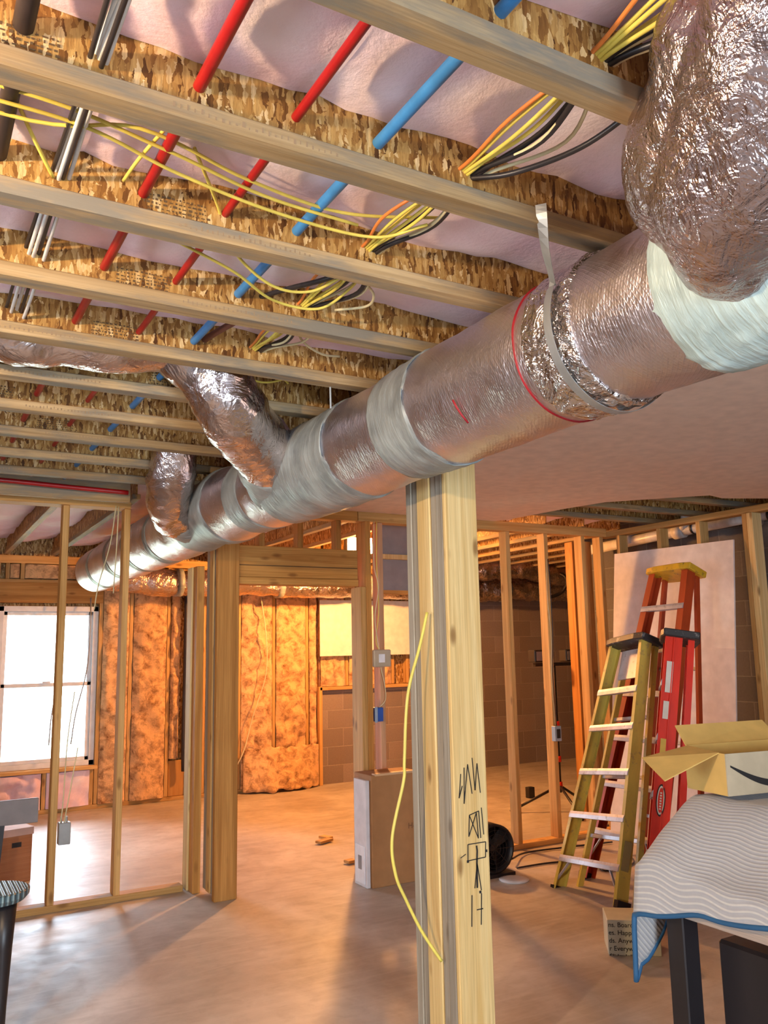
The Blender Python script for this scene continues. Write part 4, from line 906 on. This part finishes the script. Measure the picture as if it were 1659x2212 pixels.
MB().prism([(FR*.96*math.cos(2*math.pi*k/28), FR*.96*math.sin(2*math.pi*k/28)) for k in range(28)], (FX, FY+.055, FZ), (FX, FY+.066, FZ), (1,0,0), (0,0,1)).build('back_cover', BLACKP, fn_)
gr = MB()
for r in (.04, .065, .09, .115, .14): gr.tube([(FX+r*math.cos(2*math.pi*k/24), FY-.052, FZ+r*math.sin(2*math.pi*k/24)) for k in range(25)], .0016, 5)
for k in range(8): gr.bar((FX, FY-.052, FZ), (FX+FR*math.cos(k*math.pi/4), FY-.052, FZ+FR*math.sin(k*math.pi/4)), .003, .003)
gr.build('grille', BLACKP, fn_)
B(FX-.13, FY-.08, 0, FX+.13, FY+.09, .02).build('base', BLACKP, fn_)
tag(MB().lathe([(.09, 0), (.095, .008), (.06, .014)], 3.40, 4.42, 28).build('floor_reflection', FOAM, smooth=True), 'painted white round dish on the floor in front of the fan', 'reflection')  # thin white disc stands in for a bright reflection on the floor
line([(3.58, 4.62, .008), (3.85, 4.60, .008), (4.1, 4.5, .008), (4.0, 4.25, .008), (4.3, 4.3, .008), (4.5, 4.6, .008)], .006, 'power_cord', BLACKP, 'dark power cord trailing on the floor from the fan toward the ladders', 'cord')
line([(3.6, 4.7, .045), (3.9, 4.9, .012), (4.3, 4.85, .012), (4.6, 4.8, .012)], .006, 'power_cord', BLACKP, 'dark cord lying along the right partition bottom plate', 'cord')
# tripod light stand
tp = thing('light_stand', (5.12, 5.95, 0), 'black tripod work light stand with orange clamps behind the right studs', 'light stand')
MB().tube([(5.12, 5.95, .16), (5.12, 5.95, 1.26)], .018, 10).build('pole', BLACKP, tp, smooth=True)
for z in (.72, .42, .20): MB().tube([(5.12, 5.95, z), (5.12, 5.95, z+.05)], .028, 10).build('clamp', RFG, tp, smooth=True)
for a in (2.7, .35, 4.4): MB().tube([(5.12, 5.95, .22), (5.12+.45*math.cos(a), 5.95+.45*math.sin(a), .012)], .012, 8).build('leg', BLACKP, tp, smooth=True)
MB().bar((4.90, 5.95, 1.27), (5.34, 5.95, 1.27), .03, .03).build('crossbar', BLACKP, tp)
for x in (4.94, 5.30):
    h = B(x-.07, 5.90, 1.29, x+.07, 6.0, 1.40).build('lamp_head', BLACKP, tp, bevel=.008); B(x-.055, 5.893, 1.305, x+.055, 5.899, 1.385).build('lens', GREYP, h)
tag(B(5.30, 6.60, 0, 5.37, 6.66, .10).build('charger_box', BLACKP, bevel=.004), 'small black box on the floor between the right studs', 'box')
# stool at the left edge
so = thing('round_stool', (.36, 3.70, 0), 'round stool with a ribbed grey-green top on a tapered black leg, left edge', 'stool')
MB().lathe([(.06, .505), (.115, .515), (.130, .532), (.132, .552), (.124, .556)], .36, 3.70, 40).build('seat', STOOL, so, smooth=False)
MB().lathe([(.020, .0), (.024, .15), (.034, .35), (.044, .505)], .40, 3.66, 20).build('leg', BLACKP, so, smooth=True)
MB().lathe([(.020, .0), (.024, .15), (.034, .35), (.044, .505)], .24, 3.74, 20).build('leg', BLACKP, so, smooth=True)
MB().lathe([(.020, .0), (.024, .15), (.034, .35), (.044, .505)], .36, 3.86, 20).build('leg', BLACKP, so, smooth=True)
# things in the far room at the left edge
bx = thing('file_carton', None, 'brown file carton with a dark hand hole behind the left partition', 'box', mat=Matrix.Translation((.45, 6.05, 0)) @ Matrix.Rotation(math.radians(14), 4, 'Z'))
B(0, 0, 0, .38, .32, .33).build('carton_body', wood('patterned_carton', (.46, .20, .09), (.38, .15, .06), 0, 0), bx, local=True, bevel=.003)
B(-.005, -.005, .29, .385, .325, .335).build('lid', plain('pink_lid', (.62, .42, .34), .7), bx, local=True)
B(.25, -.0015, .22, .31, 0, .25).build('hand_hole', INK, bx, local=True)
ch = thing('panel_chair', (.62, 5.75, 0), 'chair with a flat dark grey back panel behind the left partition', 'chair')
B(.38, 5.72, .43, .79, 5.745, .575).build('back_panel', GREYP, ch, bevel=.004)
MB().bar((.59, 5.74, .45), (.56, 5.74, .02), .035, .03).build('upright', BLACKP, ch); B(.35, 5.5, .0, .62, 5.78, .02).build('base', BLACKP, ch)
MB().bar((.40, 5.74, .45), (.37, 5.74, .02), .035, .03).build('upright', BLACKP, ch)
# scraps
for k, (x, y, s_, a) in enumerate(((2.86, 6.02, .07, .4), (2.92, 6.12, .05, 1.9), (2.74, 5.36, .035, 0.2))):
    m = Matrix.Translation((x, y, .009)) @ Matrix.Rotation(a, 4, 'Z')
    o = MB().box(-s_, -.03, -.009, s_, .03, .009).build('wood_scrap', MW['pine_x'], bevel=.002); o.matrix_world = m
    tag(o, 'small pine offcut on the floor beyond the doorway jamb', 'wood scrap', 'offcuts beyond the doorway')
